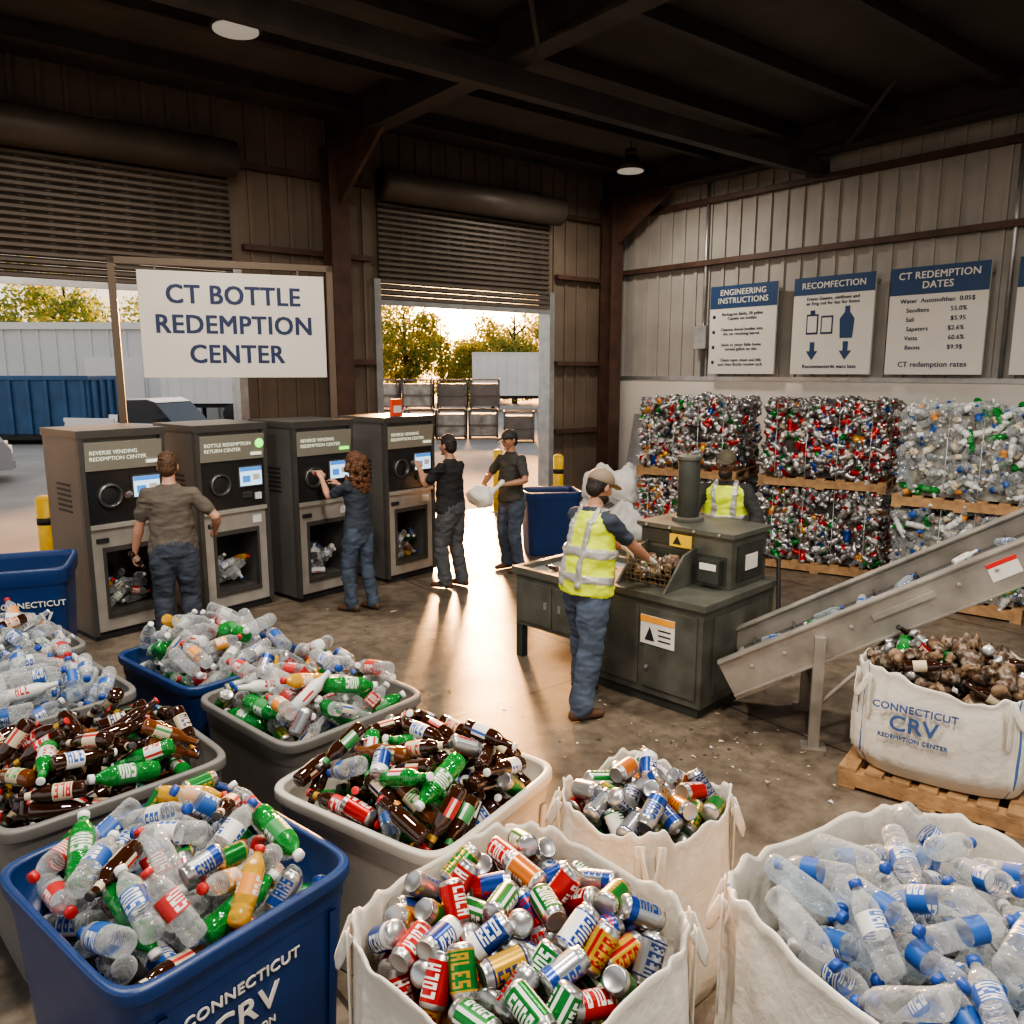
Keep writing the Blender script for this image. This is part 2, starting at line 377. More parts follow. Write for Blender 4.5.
def beer(body,lab,cap,neck=None,sc=1.15,n=18,acc=None,word='ALE'):
    word={'ALE':'ALE'}.get(word,word); bm=bitmap(word); nc=len(bm[0]); N=nc+2; zs=[.042+.063*q/N for q in range(N+1)]
    pre=[(0,.022),(.004,.028),(.01,.0305),(.040,.0305)]
    prof=pre+[(z,.031) for z in zs]+[(.107,.0305),(.13,.0303),(.148,.026),(.163,.018),(.175,.0145),(.195,.0135),(.214,.0125),(.217,.0125),(.218,.0148),(.226,.0148),(.227,.012)]
    b0=len(pre); nk=b0+N+1
    def f(i,j):
        if i>=nk+7: return cap
        k=i-b0
        if 0<=k<N and j<14:
            q=k-1; jj=j-4
            if acc is not None and 0<=q<nc and 0<=jj<5 and bm[jj][q]: return acc
            if acc is not None and (j in(1,12)): return acc
            return lab
        if neck is not None and i==nk+4: return neck
        return body
    return lathe(prof,f,n,sc)
CANS=[can(cred,cwht,0),can(cgrn,cyel,1,word='ALES'),can(cblu,cwht,3,word='BREW'.replace('W','O')),can(csil,cblu,3,word='LARS'),can(csil,cred,0,word='COLA'),can(cyel,cred,2,word='BEER'),can(cwht,cblu,1,word='SODA'),can(cblu,cred,3,word='BOLD'),can(cgrn,cwht,2,word='SODA'),can(corg,cwht,1,word='PEAR'),can(cwht,cgrn,1,word='APPL'),can(csil,cnav,1,word='BEER'),can(cred,cwht,2,word='COLA'),can(cyel,cnav,1,word='ALES')]
WATER=[pet(clear,lblu,capb,1.25,acc=cwht,short=True,word='H2O'),pet(clearb,lblu,capb,1.25,acc=cwht,word='H2O'),pet(clear,lblu,capw,1.3,acc=cwht,short=True,word='SPA'),pet(clear,clear,capb,1.25),pet(clear,cwht,capb,1.25,acc=lblu,short=True,word='H2O'),pet(clearb,clearb,capb,1.3),pet(clear,lblu,capb,sc=1.2,short=True),pet(clear,clear,capw,1.3)]
PETS=[pet(clear,lred,capr,1.3,cwht),pet(clear,lblu,capw,1.3,cwht),pet(clear,cwht,capb,1.3,lblu,word='SPA'),pet(clear,cwht,capw,1.2,lgrn,word='ADE'),pet(clear,clear,capw,1.35),pet(ggl,lgrn,capw,1.35,cwht,word='SOD'),pet(clear,lorg,capr,1.2,cwht,word='ADE'),pet(yl,lorg,capr,1.2,cwht,word='ADE'),pet(clear,lred,capw,1.2,cwht,word='COL'),pet(clear,lblu,capb,1.4,cwht,word='H2O'),pet(clear,cwht,capw,1.2,lblu,word='H2O')]
BEER=[beer(brn,lpap,capd,lpap,acc=lred),beer(brn,lred,capr,cyel,acc=cwht),beer(brn2,lpap,capd,acc=lgrn),beer(ggl,cwht,capw,lgrn,acc=lred),beer(brn,cwht,capw,None,acc=lblu),beer(brn,lgrn,capd,lgrn,acc=cwht),beer(brn,lpap,capb,lorg,acc=cnav),beer(brn,brn,capr)]
CLEARB=[beer(clear,lpap,capw,acc=lblu),beer(mil,cwht,capb,acc=lred)]
SCRAP=[can(dirt,card,3,1.2,10,.5,1),can(card,dirt,3,1.1,10,.6,2),can(dirt,csil,0,1.1,10,.6,3),can(csil,dirt,1,1.1,10,.6,4),beer(brn,lpap,capd),can(dirt,dirt,3,1.7,10,.7,7),pet(dirt,card,capw,1.2,None,12,.4,5)]
for k_,mm_ in((2,dirt),(0,dirt),(1,card),(5,card)): SCRAP[k_].m[:]=np.where(SCRAP[k_].m==alu,mm_,SCRAP[k_].m)
def addt(mb,t,Rm,p,s=1.):
    v=(t.v*s)@Rm.T+p; mb.raw(v,t.l,t.c,t.m,True)
def axR(yaw,pit,roll):
    return np.array(Matrix.Rotation(yaw,3,'Z')@Matrix.Rotation(-pit,3,'Y')@Matrix.Rotation(roll,3,'X'))
_kc={}
def kern(r,res):
    k=(round(r,4))
    if k not in _kc:
        n=int(math.ceil(r/res)); g=np.arange(-n,n+1)*res; X,Y=np.meshgrid(g,g,indexing='ij'); d=r*r-X*X-Y*Y
        _kc[k]=(n,np.where(d>=0,np.sqrt(np.maximum(d,0)),-9.))
    return _kc[k]
def drop(mb,a,b,p,z0,dome,rimz,n,tpls,w,seed,up=.12,tries=7,off=(0,0),wall=.3):
    rs=random.Random(seed); res=.0125; ext=max(a,b)+.35; N=int(2*ext/res)
    g=-ext+np.arange(N)*res; X,Y=np.meshgrid(g,g,indexing='ij')
    Q=(np.abs(X)/a)**p+(np.abs(Y)/b)**p; Q2=np.maximum(np.abs(X)/a,np.abs(Y)/b)
    H=np.where(Q<1,z0+dome*(1-np.minimum(Q2,1)),rimz+wall)
    def at(x,y): return int(round((x+ext)/res)),int(round((y+ext)/res))
    cw=list(w)
    for it in range(n):
        t=rs.choices(tpls,cw)[0]; kn,K=kern(t.r*.95,res); span=max(.001,t.L/2-t.r*.9); ns=max(3,int(2*span/(t.r*1.1))+1)
        best=None
        for _ in range(tries):
            for _q in range(20):
                x=rs.uniform(-a,a); y=rs.uniform(-b,b)
                if (abs(x)/a)**p+(abs(y)/b)**p<.85: break
            yaw=rs.uniform(0,6.283)
            if rs.random()<.35: # near a wall: lie along it
                if a-abs(x)<b-abs(y): yaw=math.pi/2+rs.gauss(0,.15)
                else: yaw=rs.gauss(0,.15)
                if rs.random()<.5: yaw+=math.pi
            cx,cy=math.cos(yaw),math.sin(yaw); tt=np.linspace(-span,span,ns); ss=[]
            for q in tt:
                i,j=at(x+cx*q,y+cy*q); ss.append((H[i-kn:i+kn+1,j-kn:j+kn+1]+K).max())
            ss=np.array(ss); sl=(ss[-1]-ss[0])/(2*span); sl=max(-1.1,min(1.1,sl)); z=(ss-sl*tt).max()
            dq=1-min(1,max(abs(x)/a,abs(y)/b))
            sc=z-dome*dq+rs.uniform(0,.03)
            if best is None or sc<best[0]: best=(sc,x,y,yaw,sl,z,dq)
        sc,x,y,yaw,sl,z,dq=best
        if z>rimz+.0+up*min(1,dq*2.4): continue
        if z+abs(sl)*span>rimz+.07+up: continue
        ct=1/math.sqrt(1+sl*sl); cx,cy=math.cos(yaw),math.sin(yaw)
        for q in np.linspace(-span,span,ns):
            qq=q*ct; i,j=at(x+cx*qq,y+cy*qq); W=H[i-kn:i+kn+1,j-kn:j+kn+1]; np.maximum(W,np.where(K>0,z+sl*qq+K,-9),out=W)
        addt(mb,t,axR(yaw,math.atan(sl),rs.uniform(0,6.28)),np.array((x+off[0],y+off[1],z)))

# ------------------------------------------------------------------ tubs & bags
def sup(a,b,p,th):
    c,s=math.cos(th),math.sin(th); return a*abs(c)**(2/p)*(1 if c>=0 else -1), b*abs(s)**(2/p)*(1 if s>=0 else -1)
def ringloft(rings,n,p,matf,wob=None):
    v=[];f=[];ms=[]
    for i,(a,b,z) in enumerate(rings):
        for j in range(n):
            th=2*math.pi*(j+.5)/n; x,y=sup(a,b,p,th)
            if wob: dx,dz=wob(i,th,z); x*=1+dx; y*=1+dx; zz=z+dz
            else: zz=z
            v.append((x,y,zz))
    for i in range(len(rings)-1):
        for j in range(n):
            f.append((i*n+j,i*n+(j+1)%n,(i+1)*n+(j+1)%n,(i+1)*n+j)); ms.append(matf(i,j))
    f.append(tuple(reversed(range(n)))); ms.append(matf(0,0)); f.append(tuple(range((len(rings)-1)*n,len(rings)*n))); ms.append(matf(len(rings)-1,0))
    return v,f,ms
bluep=M('blue_plastic',(.008,.032,.125),.36,var=.12,vs=6,bump=.05,bs=60)
greyp=M('grey_plastic',(.15,.145,.135),.5,var=.12,vs=6)
whitep=M('white_plastic',(.46,.43,.38),.5,var=.1,vs=5)
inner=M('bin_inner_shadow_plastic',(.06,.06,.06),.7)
def crvlabel(e,b,h,k,s=1.,dx=0):
    an=math.atan(b*.095/(h-.13))
    yy=lambda z:-b*(.86+.095*z/(h-.13))-.008
    for t,sz,z in(('CONNECTICUT',.066*s,h*.72),('CRV',.15*s,h*.72-.125*s),('REDEMPTION',.042*s,h*.72-.235*s)):
        text(t,sz,signw,(dx,yy(z),z),e,(R(90)+an,0,0),bold=.012,sp=1.05)
def tubbin(name,x,y,yaw,lx,ly,h,mat,fill=None,label=None):
    e=empty(name,(x,y,0),R(yaw)); m=MB(); a,b=lx/2,ly/2
    t=.86
    rings=[(a*t,b*t,0),(a*t+.008,b*t+.008,.01),(a*.955,b*.955,h-.13),(a*.965,b*.965,h-.125),(a*.97,b*.97,h-.06),(a*1.0,b*1.0,h-.055),(a*1.01,b*1.01,h-.045),(a*1.01,b*1.01,h-.012),(a*1.0,b*1.0,h),(a*.955,b*.955,h),(a*.94,b*.94,h-.012),(a*.91,b*.91,h-.3)]
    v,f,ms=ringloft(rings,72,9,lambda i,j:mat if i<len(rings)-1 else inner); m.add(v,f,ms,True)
    for k in(-.36,.36):
        for s in(-1,1):
            prof=[(s*b*.87,.05),(s*b*.955,h-.14),(s*b*.965+s*.012,h-.14),(s*b*.87+s*.012,.05)]
            m.prism(prof,k*lx-.015,k*lx+.015,mat,T=SW)
    o=m.build('tub_shell',e)
    o.modifiers.new('wn','WEIGHTED_NORMAL')
    if fill:
        n,tp,w,up,seed=fill
        pb=MB(PM); drop(pb,a*.925,b*.925,9,h-.27,.03,h,n,tp,w,seed,up=up); pb.build('container_pile',e)
    if label: crvlabel(e,b,h,0,.86,-.04)
    return e
tubbin('blue_recycling_bin',-1.20,2.60,51,.87,.98,.76,bluep,(300,PETS+BEER[:2]+CANS[3:5]+CANS[1:2],[3,3,3,2,4,3.5,1,1.6,1,3,2]+[2,1.5]+[1,1,1.5],.12,1),True)
tubbin('grey_recycling_tub',-.42,3.26,56,.88,.95,.75,whitep,(340,BEER+PETS[5:6]+CANS[:5]+WATER[:1],[5,3,2,2.5,4,2,3,3]+[1]+[.4]*5+[.6],.16,2))
tubbin('grey_recycling_tub',-1.93,3.42,45,.94,.89,.75,greyp,(340,BEER+PETS[5:6]+CLEARB,[5,4,2,1,3,1.5,3,3]+[1.5]+[.6,.6],.16,3))
tubbin('blue_recycling_bin',-1.94,4.96,50,.86,.98,.70,bluep,(340,PETS+CLEARB+WATER,[4,1,2,2,4,4,2,1.5,3,1,3]+[2,3]+[.6]*8,.19,4))
tubbin('grey_recycling_tub',-1.10,4.15,48,.89,.92,.75,greyp,(340,PETS+CLEARB+CANS[:6],[4,1,2,2,3,5,2,1.5,3,1,2]+[2,4]+[1]*6,.19,5))
tubbin('grey_recycling_tub',-2.68,4.17,48,.9,.86,.75,greyp,(300,WATER+PETS[:5]+CLEARB,[3,2,3,2,3,2,2,2]+[.5,1,1,1,1]+[1,3],.16,6))
tubbin('grey_recycling_tub',-3.36,4.93,48,.9,.86,.75,greyp,(260,PETS+CLEARB+BEER[:2],[1]*11+[3,3,1,1],.14,7))

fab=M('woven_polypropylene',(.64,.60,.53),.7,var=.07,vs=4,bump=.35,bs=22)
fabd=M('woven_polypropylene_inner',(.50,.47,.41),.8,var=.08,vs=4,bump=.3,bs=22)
blueseam=M('blue_seam_webbing',(.06,.14,.34),.6)
def bulkbag(name,x,y,z,yaw,lx,ly,h,p=4,fill=None,label=False,seed=1,seam=True):
    e=empty(name,(x,y,z),R(yaw)); m=MB(); a,b=lx/2,ly/2; n=200
    rings=[(a*.8,b*.8,0),(a*.9,b*.9,.015),(a*.97,b*.97,.08)]+[(a*(1.0+.03*math.sin(math.pi*q/9)),b*(1.0+.03*math.sin(math.pi*q/9)),h*(.15+.72*q/9)) for q in range(10)]+[(a*.985,b*.985,h*.92),(a*.99,b*.99,h*.97),(a*1.0,b*1.0,h),(a*.985,b*.985,h+.006),(a*.968,b*.968,h-.01),(a*.95,b*.95,h-.1),(a*.94,b*.94,h-.33)]
    nr=len(rings)
    def wob(i,th,zz):
        u=Vector((math.cos(th)*2.2,math.sin(th)*2.2,zz*1.6+seed*7.3)); amt=.03 if i>0 else 0
        k1=1 if i>1 else 0
        rid=abs(noise.noise(Vector((math.cos(th)*5+zz*1.5,math.sin(th)*5-zz*1.2,zz*2.2+seed*2))))
        d=noise.noise(u)*amt*1.4-rid*.06*k1+.012+noise.noise(Vector((math.cos(th)*13,math.sin(th)*13,zz*5+seed)))*.012*k1
        k=max(0,(zz-h*.75)/(h*.25)); 
        dz=k*(.035*noise.noise(Vector((math.cos(th)*2.5,math.sin(th)*2.5,seed*3.1)))*1.6+.05*max(0,abs(math.sin(2*th))-.5)+.008*math.sin(23*th))
        if i>=nr-2: dz=0
        return d,dz
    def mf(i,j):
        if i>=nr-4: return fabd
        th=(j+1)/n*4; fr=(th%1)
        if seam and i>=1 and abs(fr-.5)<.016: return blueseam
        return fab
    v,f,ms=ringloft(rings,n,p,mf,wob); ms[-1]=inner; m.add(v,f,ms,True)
    for k in range(4):
        th0=math.pi/4+k*math.pi/2
        for dth in(-.16,.16):
            pts=[]
            for q in range(6):
                zz=h*(.55+.45*q/5); X,Y=sup(a*1.025,b*1.025,p,th0+dth); pts.append((X*1.01,Y*1.01,zz))
            m.tube(pts,[(.02,.004)]*6,fab,n=8,side=(-math.sin(th0),math.cos(th0),0))
        X0,Y0=sup(a*1.03,b*1.03,p,th0-.16); X1,Y1=sup(a*1.03,b*1.03,p,th0+.16)
        pts=[]
        for q in range(9):
            u=q/8; pts.append((X0+(X1-X0)*u+math.cos(th0)*.05*math.sin(math.pi*u),Y0+(Y1-Y0)*u+math.sin(th0)*.05*math.sin(math.pi*u),h-.01-.13*math.sin(math.pi*u)))
        m.tube(pts,[(.02,.004)]*9,fab,n=8,side=(0,0,1))
    m.build('bag_fabric',e)
    if fill:
        nn,tp,w,up,sd=fill
        pb=MB(PM); drop(pb,a*.915,b*.915,p,h-.27,.04,h-.02,nn,tp,w,sd,up=up); pb.build('container_pile',e)
    if label:
        lm=M('blue_bag_print',(.05,.10,.25),.6)
        for s,t,zz in((.06,'CONNECTICUT',.76),(.13,'CRV',.60),(.035,'REDEMPTION CENTER',.46)):
            text(t,s,lm,(-.10,-b*1.03-.022,h*zz),e,bold=.015,ext=.004,sp=1.05)
    return e
bulkbag('cans_bulk_bag',.03,2.12,0,45,.84,.82,.90,4,(420,CANS,[5,5,4,2,2.5,3,1,3,4,2,.6,2.5,3,1],.07,11),seed=1)
bulkbag('bottles_bulk_bag',1.27,2.12,0,28,1.06,.98,.90,4,(330,WATER,[4,2,3,3,2,2,2,2],.09,12),seed=2)
bulkbag('cans_bulk_bag',.54,2.99,0,40,.62,.60,.80,3,(240,CANS,[2,4,1.5,2,2,5,.6,1,4,3,2,2,1,2],.08,13),seed=3,seam=False)

def pallet(m,T,w=1.2,d=1.0):
    for i in range(7):
        x=-w/2+i*(w-.1)/6; m.box((x,-d/2,.115),(x+.1,d/2,.138),wood,T)
    for y in(-d/2,-.045,d/2-.09): m.box((-w/2,y,.022),(w/2,y+.09,.115),wood,T)
    for x in(-w/2,-.05,w/2-.1): m.box((x,-d/2,0),(x+.1,d/2,.022),wood,T)
e=empty('wooden_pallet',(2.64,4.58,0),R(-37)); m=MB(); pallet(m,Matrix.Identity(4),.98,.86); m.build('pallet_boards',e,bevel=.004)
bulkbag('scrap_bulk_bag',2.64,4.58,.14,-37,.98,.86,.60,3.2,(340,SCRAP+CANS[:1]+CANS[5:6]+CANS[2:3]+PETS[5:6],[3,2,3,1.2,3,3,2,.7,.8,.5,.5],.13,14),label=True,seed=5)

def tallbin(x,y,yaw,lx,ly,h,label):
    e=empty('blue_recycling_bin',(x,y,0),R(yaw)); m=MB(); a,b=lx/2,ly/2
    rings=[(a*.86,b*.86,0),(a*.865,b*.865,.01),(a*.955,b*.955,h-.13),(a*1.0,b*1.0,h-.12),(a*1.01,b*1.01,h-.02),(a*1.0,b*1.0,h),(a*.94,b*.94,h),(a*.92,b*.92,h-.05),(a*.82,b*.82,.1)]
    v,f,ms=ringloft(rings,72,9,lambda i,j:bluep); m.add(v,f,ms,True)
    o=m.build('tub_shell',e); o.modifiers.new('wn','WEIGHTED_NORMAL')
    if label: crvlabel(e,b,h,0,1.0,.20)
tallbin(-4.03,6.20,22,.95,.75,1.0,True)
tallbin(.53,11.0,10,.78,.62,.88,False)

# ------------------------------------------------------------------ kiosks
kbody=M('kiosk_charcoal',(.07,.067,.063),.4,.2,var=.1,vs=4)
kside=M('kiosk_side',(.125,.12,.113),.45,.3,var=.1,vs=3)
kdoor=M('kiosk_door_steel',(.42,.40,.37),.4,.4,var=.15,vs=5)
kblk=M('kiosk_black_panel',(.02,.021,.023),.25)
khead=M('kiosk_header_panel',(.26,.255,.215),.35,.2)
ktext=M('kiosk_header_print',(.75,.8,.65),.4,emit=.5)
screen=M('kiosk_screen',(.45,.68,.85),.3,emit=1.1)
screenb=M('kiosk_screen_bar',(.05,.2,.6),.3,emit=.8)
grn=M('green_indicator',(.2,.9,.1),.3,emit=1.6)
qr=M('qr_label',(.7,.7,.7),.5)
def kiosk(x,y,yaw,idx):
    e=empty('reverse_vending_machine',(x,y,0),R(yaw)); m=MB(); w,d,h=.80,.80,1.97
    m.box((0,.06,.05),(w,d,.24),kside); m.box((0,.06,.84),(w,d,h-.03),kside); m.box((0,.06,.24),(.15,d,.84),kside); m.box((w-.15,.06,.24),(w,d,.84),kside); m.box((.15,.42,.24),(w-.15,d,.84),kside)
    m.box((.15,.40,.24),(w-.15,.42,.84),kblk)
    m.box((.02,.03,0),(w-.02,d-.02,.05),black)
    m.box((-.012,-.005,h-.07),(w+.012,d+.01,h),kbody)
    m.box((0,0,.05),(.045,.06,h-.07),kbody); m.box((w-.045,0,.05),(w,.06,h-.07),kbody)
    m.prism([(.06,1.60),(.0,1.60),(-.03,1.86),(.06,1.86)],.045,w-.045,khead,T=SW)
    m.box((.045,.02,1.10),(w-.045,.06,1.60),kblk)
    m.box((.045,-.02,1.06),(w-.045,.06,1.10),kdoor)
    cx,cz=.25,1.36; n=32; v=[];f=[]; r0,r1=.115,.09
    for j in range(n):
        a=2*math.pi*j/n; c,s=math.cos(a),math.sin(a)
        v+=[(cx+r0*c,.02,cz+r0*s),(cx+r0*c,-.01,cz+r0*s),(cx+(r1+.008)*c,-.02,cz+(r1+.008)*s),(cx+r1*c,-.012,cz+r1*s),(cx+r1*.9*c,.019,cz+r1*.9*s)]
    for j in range(n):
        k=(j+1)%n
        for q in range(4): f.append((j*5+q,j*5+q+1,k*5+q+1,k*5+q))
    m.add(v,f,M('port_ring',(.12,.12,.12),.35,.7),True)
    m.cyl((cx,.0195,cz),(cx,.012,cz),.082,.082,black,n=28)
    m.box((.45,-.005,1.31),(.73,.02,1.53),kbody); m.box((.465,-.012,1.325),(.715,-.005,1.515),screen); m.box((.465,-.014,1.475),(.715,-.012,1.515),screenb); m.box((.49,-.014,1.36),(.58,-.012,1.43),screenb); m.box((.61,-.014,1.38),(.69,-.012,1.44),signw)
    m.box((.49,-.0,1.20),(.6,.02,1.26),kbody); m.box((.5,-.004,1.225),(.59,0,1.235),black); m.box((.64,-.0,1.17),(.71,.02,1.24),qr)
    m.box((.045,.02,.08),(w-.045,.06,.22),kdoor); m.box((.045,.02,.86),(w-.045,.06,1.06),kdoor)
    m.box((.045,.02,.22),(.16,.06,.86),kdoor); m.box((w-.16,.02,.22),(w-.045,.06,.86),kdoor)
    m.box((.16,.0,.20),(w-.16,.06,.245),kbody); m.box((.16,.0,.835),(w-.16,.06,.88),kbody); m.box((.14,.0,.20),(.165,.06,.88),kbody); m.box((w-.165,.0,.20),(w-.14,.06,.88),kbody)
    m.box((.09,.0,.93),(.2,.02,.97),black); m.box((.6,.012,.92),(.7,.02,1.0),qr)
    for q in range(6): m.box((-.006,.25,1.2+q*.05),(0,.55,1.22+q*.05),black)
    m.build('cabinet',e,bevel=.006)
    pb=MB(PM); drop(pb,.24,.16,8,.25,.0,.50,30,PETS+CANS[3:5]+CANS[11:12]+CLEARB,[.5,.5,2,2,4,.3,.2,.2,.5,.5,2]+[1,1,2]+[2,3],idx+60,up=.03,off=(.4,.235),wall=.1)
    pb.build('returned_containers',e)
    text('REVERSE VENDING\nREDEMPTION CENTER' if idx!=1 else 'BOTTLE REDEMPTION\nRETURN CENTER',.052,ktext,(.08,-.020,1.735),e,(R(90)+R(6.5),0,0),align='LEFT',ext=.001,ls=1.1)
    g=MB()
    if idx==1:
        v,f=ell((.70,-.02,1.76),(.05,.012,.05)); g.add(v,f,grn,True)
    g.box((.6,-.022,1.64),(.72,-.005,1.67),grn if idx==2 else ktext)
    g.build('header_icons',e)
    return e
for i,(x,y) in enumerate(((-3.88,7.14),(-3.11,7.84),(-2.31,8.43),(-1.47,9.24))): kiosk(x,y,50,i)
g=MB(); g.box((0,0,0),(.16,.05,.2),M('red_label',(.7,.08,.03),.5)); g.box((.02,-.004,.04),(.14,0,.12),qr); g.build('red_topper_card',None,(-1.42,9.56,1.971),(0,0,R(50)))

# ------------------------------------------------------------------ baling machine
mg=M('machine_green_grey',(.095,.098,.083),.45,.25,var=.3,vs=5,bump=.05)
mgd=M('machine_dark',(.045,.05,.043),.5,.3,var=.2,vs=5)
yel=M('warning_yellow',(.75,.5,.03),.5); wht=M('label_paper',(.7,.68,.62),.6)
e=empty('can_baler_machine',(.04,6.82,0),R(-45)); m=MB()
m.box((0,0,.30),(.85,.9,.76),mg); m.box((.03,-.012,.34),(.42,0,.70),mg); m.box((.45,-.012,.34),(.83,0,.70),mg)
m.box((-.03,-.03,.76),(.88,.03,.82),mg); m.box((-.03,.9,.76),(.88,.96,.82),mg); m.box((-.03,.03,.76),(.03,.9,.82),mg); m.box((.03,.03,.77),(.88,.9,.778),galv)
for x in(.0,.78):
    for y in(0,.83): m.box((x,y,0),(x+.07,y+.07,.3),mgd); 
m.box((.34,-.02,.5),(.37,-.01,.56),galv); m.box((.5,-.02,.5),(.53,-.01,.56),galv)
m.box((.85,-.04,.08),(1.9,1.0,.82),mg); m.box((.82,-.07,.82),(1.93,1.03,.87),mg); m.box((.88,-.02,0),(1.87,.97,.08),mgd)
m.box((.90,-.055,.14),(1.35,-.04,.76),mg); m.box((1.40,-.055,.14),(1.86,-.04,.76),mg); m.box((1.9,.1,.15),(1.915,.9,.75),mg)
for x in(.94,1.44): m.cyl((x,-.06,.3),(x,-.075,.3),.015,.015,galv,n=10)
m.box((1.38,-.064,.48),(1.68,-.055,.70),wht); m.box((1.38,-.067,.65),(1.68,-.064,.70),M('label_orange_band',(.8,.35,.05),.5)); m.prism([(1.42,.51),(1.51,.51),(1.465,.62)],-.067,-.064,black)
for q in range(3): m.box((1.54,-.067,.52+q*.04),(1.65,-.064,.532+q*.04),black)
m.box((1.02,.42,.87),(1.84,.95,1.27),mg); m.box((.99,.39,1.27),(1.87,.98,1.305),mg)
m.box((1.84,.5,.93),(1.856,.88,1.2),mgd); m.box((1.856,.6,1.0),(1.862,.78,1.12),wht)
m.box((1.04,.405,1.15),(1.3,.42,1.26),mgd); m.box((1.30,.403,1.14),(1.5,.415,1.24),yel); m.prism([(1.33,1.16),(1.41,1.16),(1.37,1.23)],.400,.403,black)
m.box((1.06,.41,.9),(1.80,.42,1.12),mgd)
for x in(1.08,1.52): m.prism([(-.0,.87),(.42,.87),(.42,1.16),(.25,1.12)],x,x+.02,mg,T=SW)
cm=M('cage_wire',(.25,.2,.14),.4,.8)
for q in range(10): m.box((1.11+q*.045,.10,.88),(1.116+q*.045,.106,1.06),cm)
for q in range(5): m.box((1.10,.098,.90+q*.04),(1.53,.104,.906+q*.04),cm)
m.box((1.60,.34,.92),(1.78,.42,1.10),mgd); m.box((1.62,.333,1.02),(1.76,.34,1.07),wht)
for q in range(4): m.cyl((1.09+q*.22,.385,1.287),(1.09+q*.22,.375,1.287),.012,.012,galv,n=8)
m.cyl((1.28,.68,1.30),(1.28,.68,1.80),.088,.088,mgd,n=28); m.cyl((1.28,.68,1.80),(1.28,.68,1.83),.098,.098,mg,n=28); m.cyl((1.28,.68,1.305),(1.28,.68,1.34),.13,.13,mg,n=28)
m.tube([(1.75,.9,1.1),(1.95,.95,1.05),(2.0,.9,.6),(1.93,.7,.4)],[.018]*4,black,n=8)
m.build('machine_body',e,bevel=.006)
pb=MB(PM); rs=random.Random(5)
for q in range(40): addt(pb,rs.choice(CANS+SCRAP*3),axR(rs.uniform(0,6),rs.uniform(-.5,.5),0),np.array((rs.uniform(1.16,1.47),rs.uniform(.17,.36),.92+(q//10)*.04)),.62)
for q in range(14): addt(pb,rs.choice(CANS+SCRAP),axR(rs.uniform(0,6),0,rs.uniform(0,6)),np.array((rs.uniform(.15,.75),rs.uniform(.15,.8),.805)),.7)
pb.build('cans_in_hopper',e)

# ------------------------------------------------------------------ conveyor
cvm=M('conveyor_steel',(.33,.305,.27),.42,.5,var=.25,vs=5); belt=M('conveyor_belt',(.05,.05,.048),.7,var=.3,vs=6)
e=empty('inclined_conveyor',(1.56,5.22,0),R(-15)); m=MB(); ang=R(28.5)
Tc=Matrix.Translation((0,0,.42))@Matrix.Rotation(-ang,4,'Y'); Lc=3.3; wd=.58
for y in(0,wd):
    m.box((-.08,y-.015,-.09),(Lc,y+.015,.15),cvm,Tc); m.box((-.08,y-.04,.15),(Lc,y+.03,.165),cvm,Tc); m.box((-.08,y-.035,-.105),(Lc,y+.03,-.09),cvm,Tc)
m.box((.02,.02,.0),(Lc,wd-.02,.02),belt,Tc); m.box((.02,.02,-.05),(Lc,wd-.02,-.04),belt,Tc)
for q in range(11): m.box((.15+q*.3,.03,.02),(.165+q*.3,wd-.03,.055),belt,Tc)
m.cyl(tuple(Tc@Vector((0.03,.02,-.015))),tuple(Tc@Vector((0.03,wd-.02,-.015))),.045,.045,cvm,n=20)
m.box((-.08,-.02,-.13),(.25,wd+.02,-.10),cvm,Tc)
for q in range(14): m.cyl(tuple(Tc@Vector((.12+q*.23,-.016,.05))),tuple(Tc@Vector((.12+q*.23,-.028,.05))),.014,.014,galv,n=8)
for s in(.50,2.3):
    for y in(-.045,wd+.045):
        top=(Tc@Vector((s/math.cos(ang),0,-.06))).z
        m.box((s-.035,y-.03,0),(s+.035,y+.03,top+.14),cvm); m.box((s-.08,y-.07,0),(s+.08,y+.07,.012),cvm)
    m.box((s-.02,-.02,top*.5),(s+.02,wd+.02,top*.5+.04),cvm)
    m.tube([(s,-.045,top*.45),(s+.4,-.045,top+.10)],[.018,.018],cvm,n=8)
m.box((.95,-.045,.04),(1.35,-.02,.08),cvm,Tc); m.box((1.68,-.02,-.02),(1.86,-.016,.10),wht,Tc); m.box((1.68,-.022,.07),(1.86,-.018,.10),M('btn_red',(.6,.02,.02),.4),Tc)
m.build('conveyor_frame',e,bevel=.003)
pb=MB(PM); rs=random.Random(9)
for q in range(26):
    s=rs.uniform(.1,3.2); p=Tc@Vector((s,rs.uniform(.12,.46),.055)); addt(pb,rs.choice(WATER+CLEARB+SCRAP[3:4]+PETS[5:6]),np.array(Matrix.Rotation(-ang,3,'Y'))@axR(rs.uniform(0,6),0,rs.uniform(0,6)),np.array(p),.75)
pb.build('containers_on_belt',e)

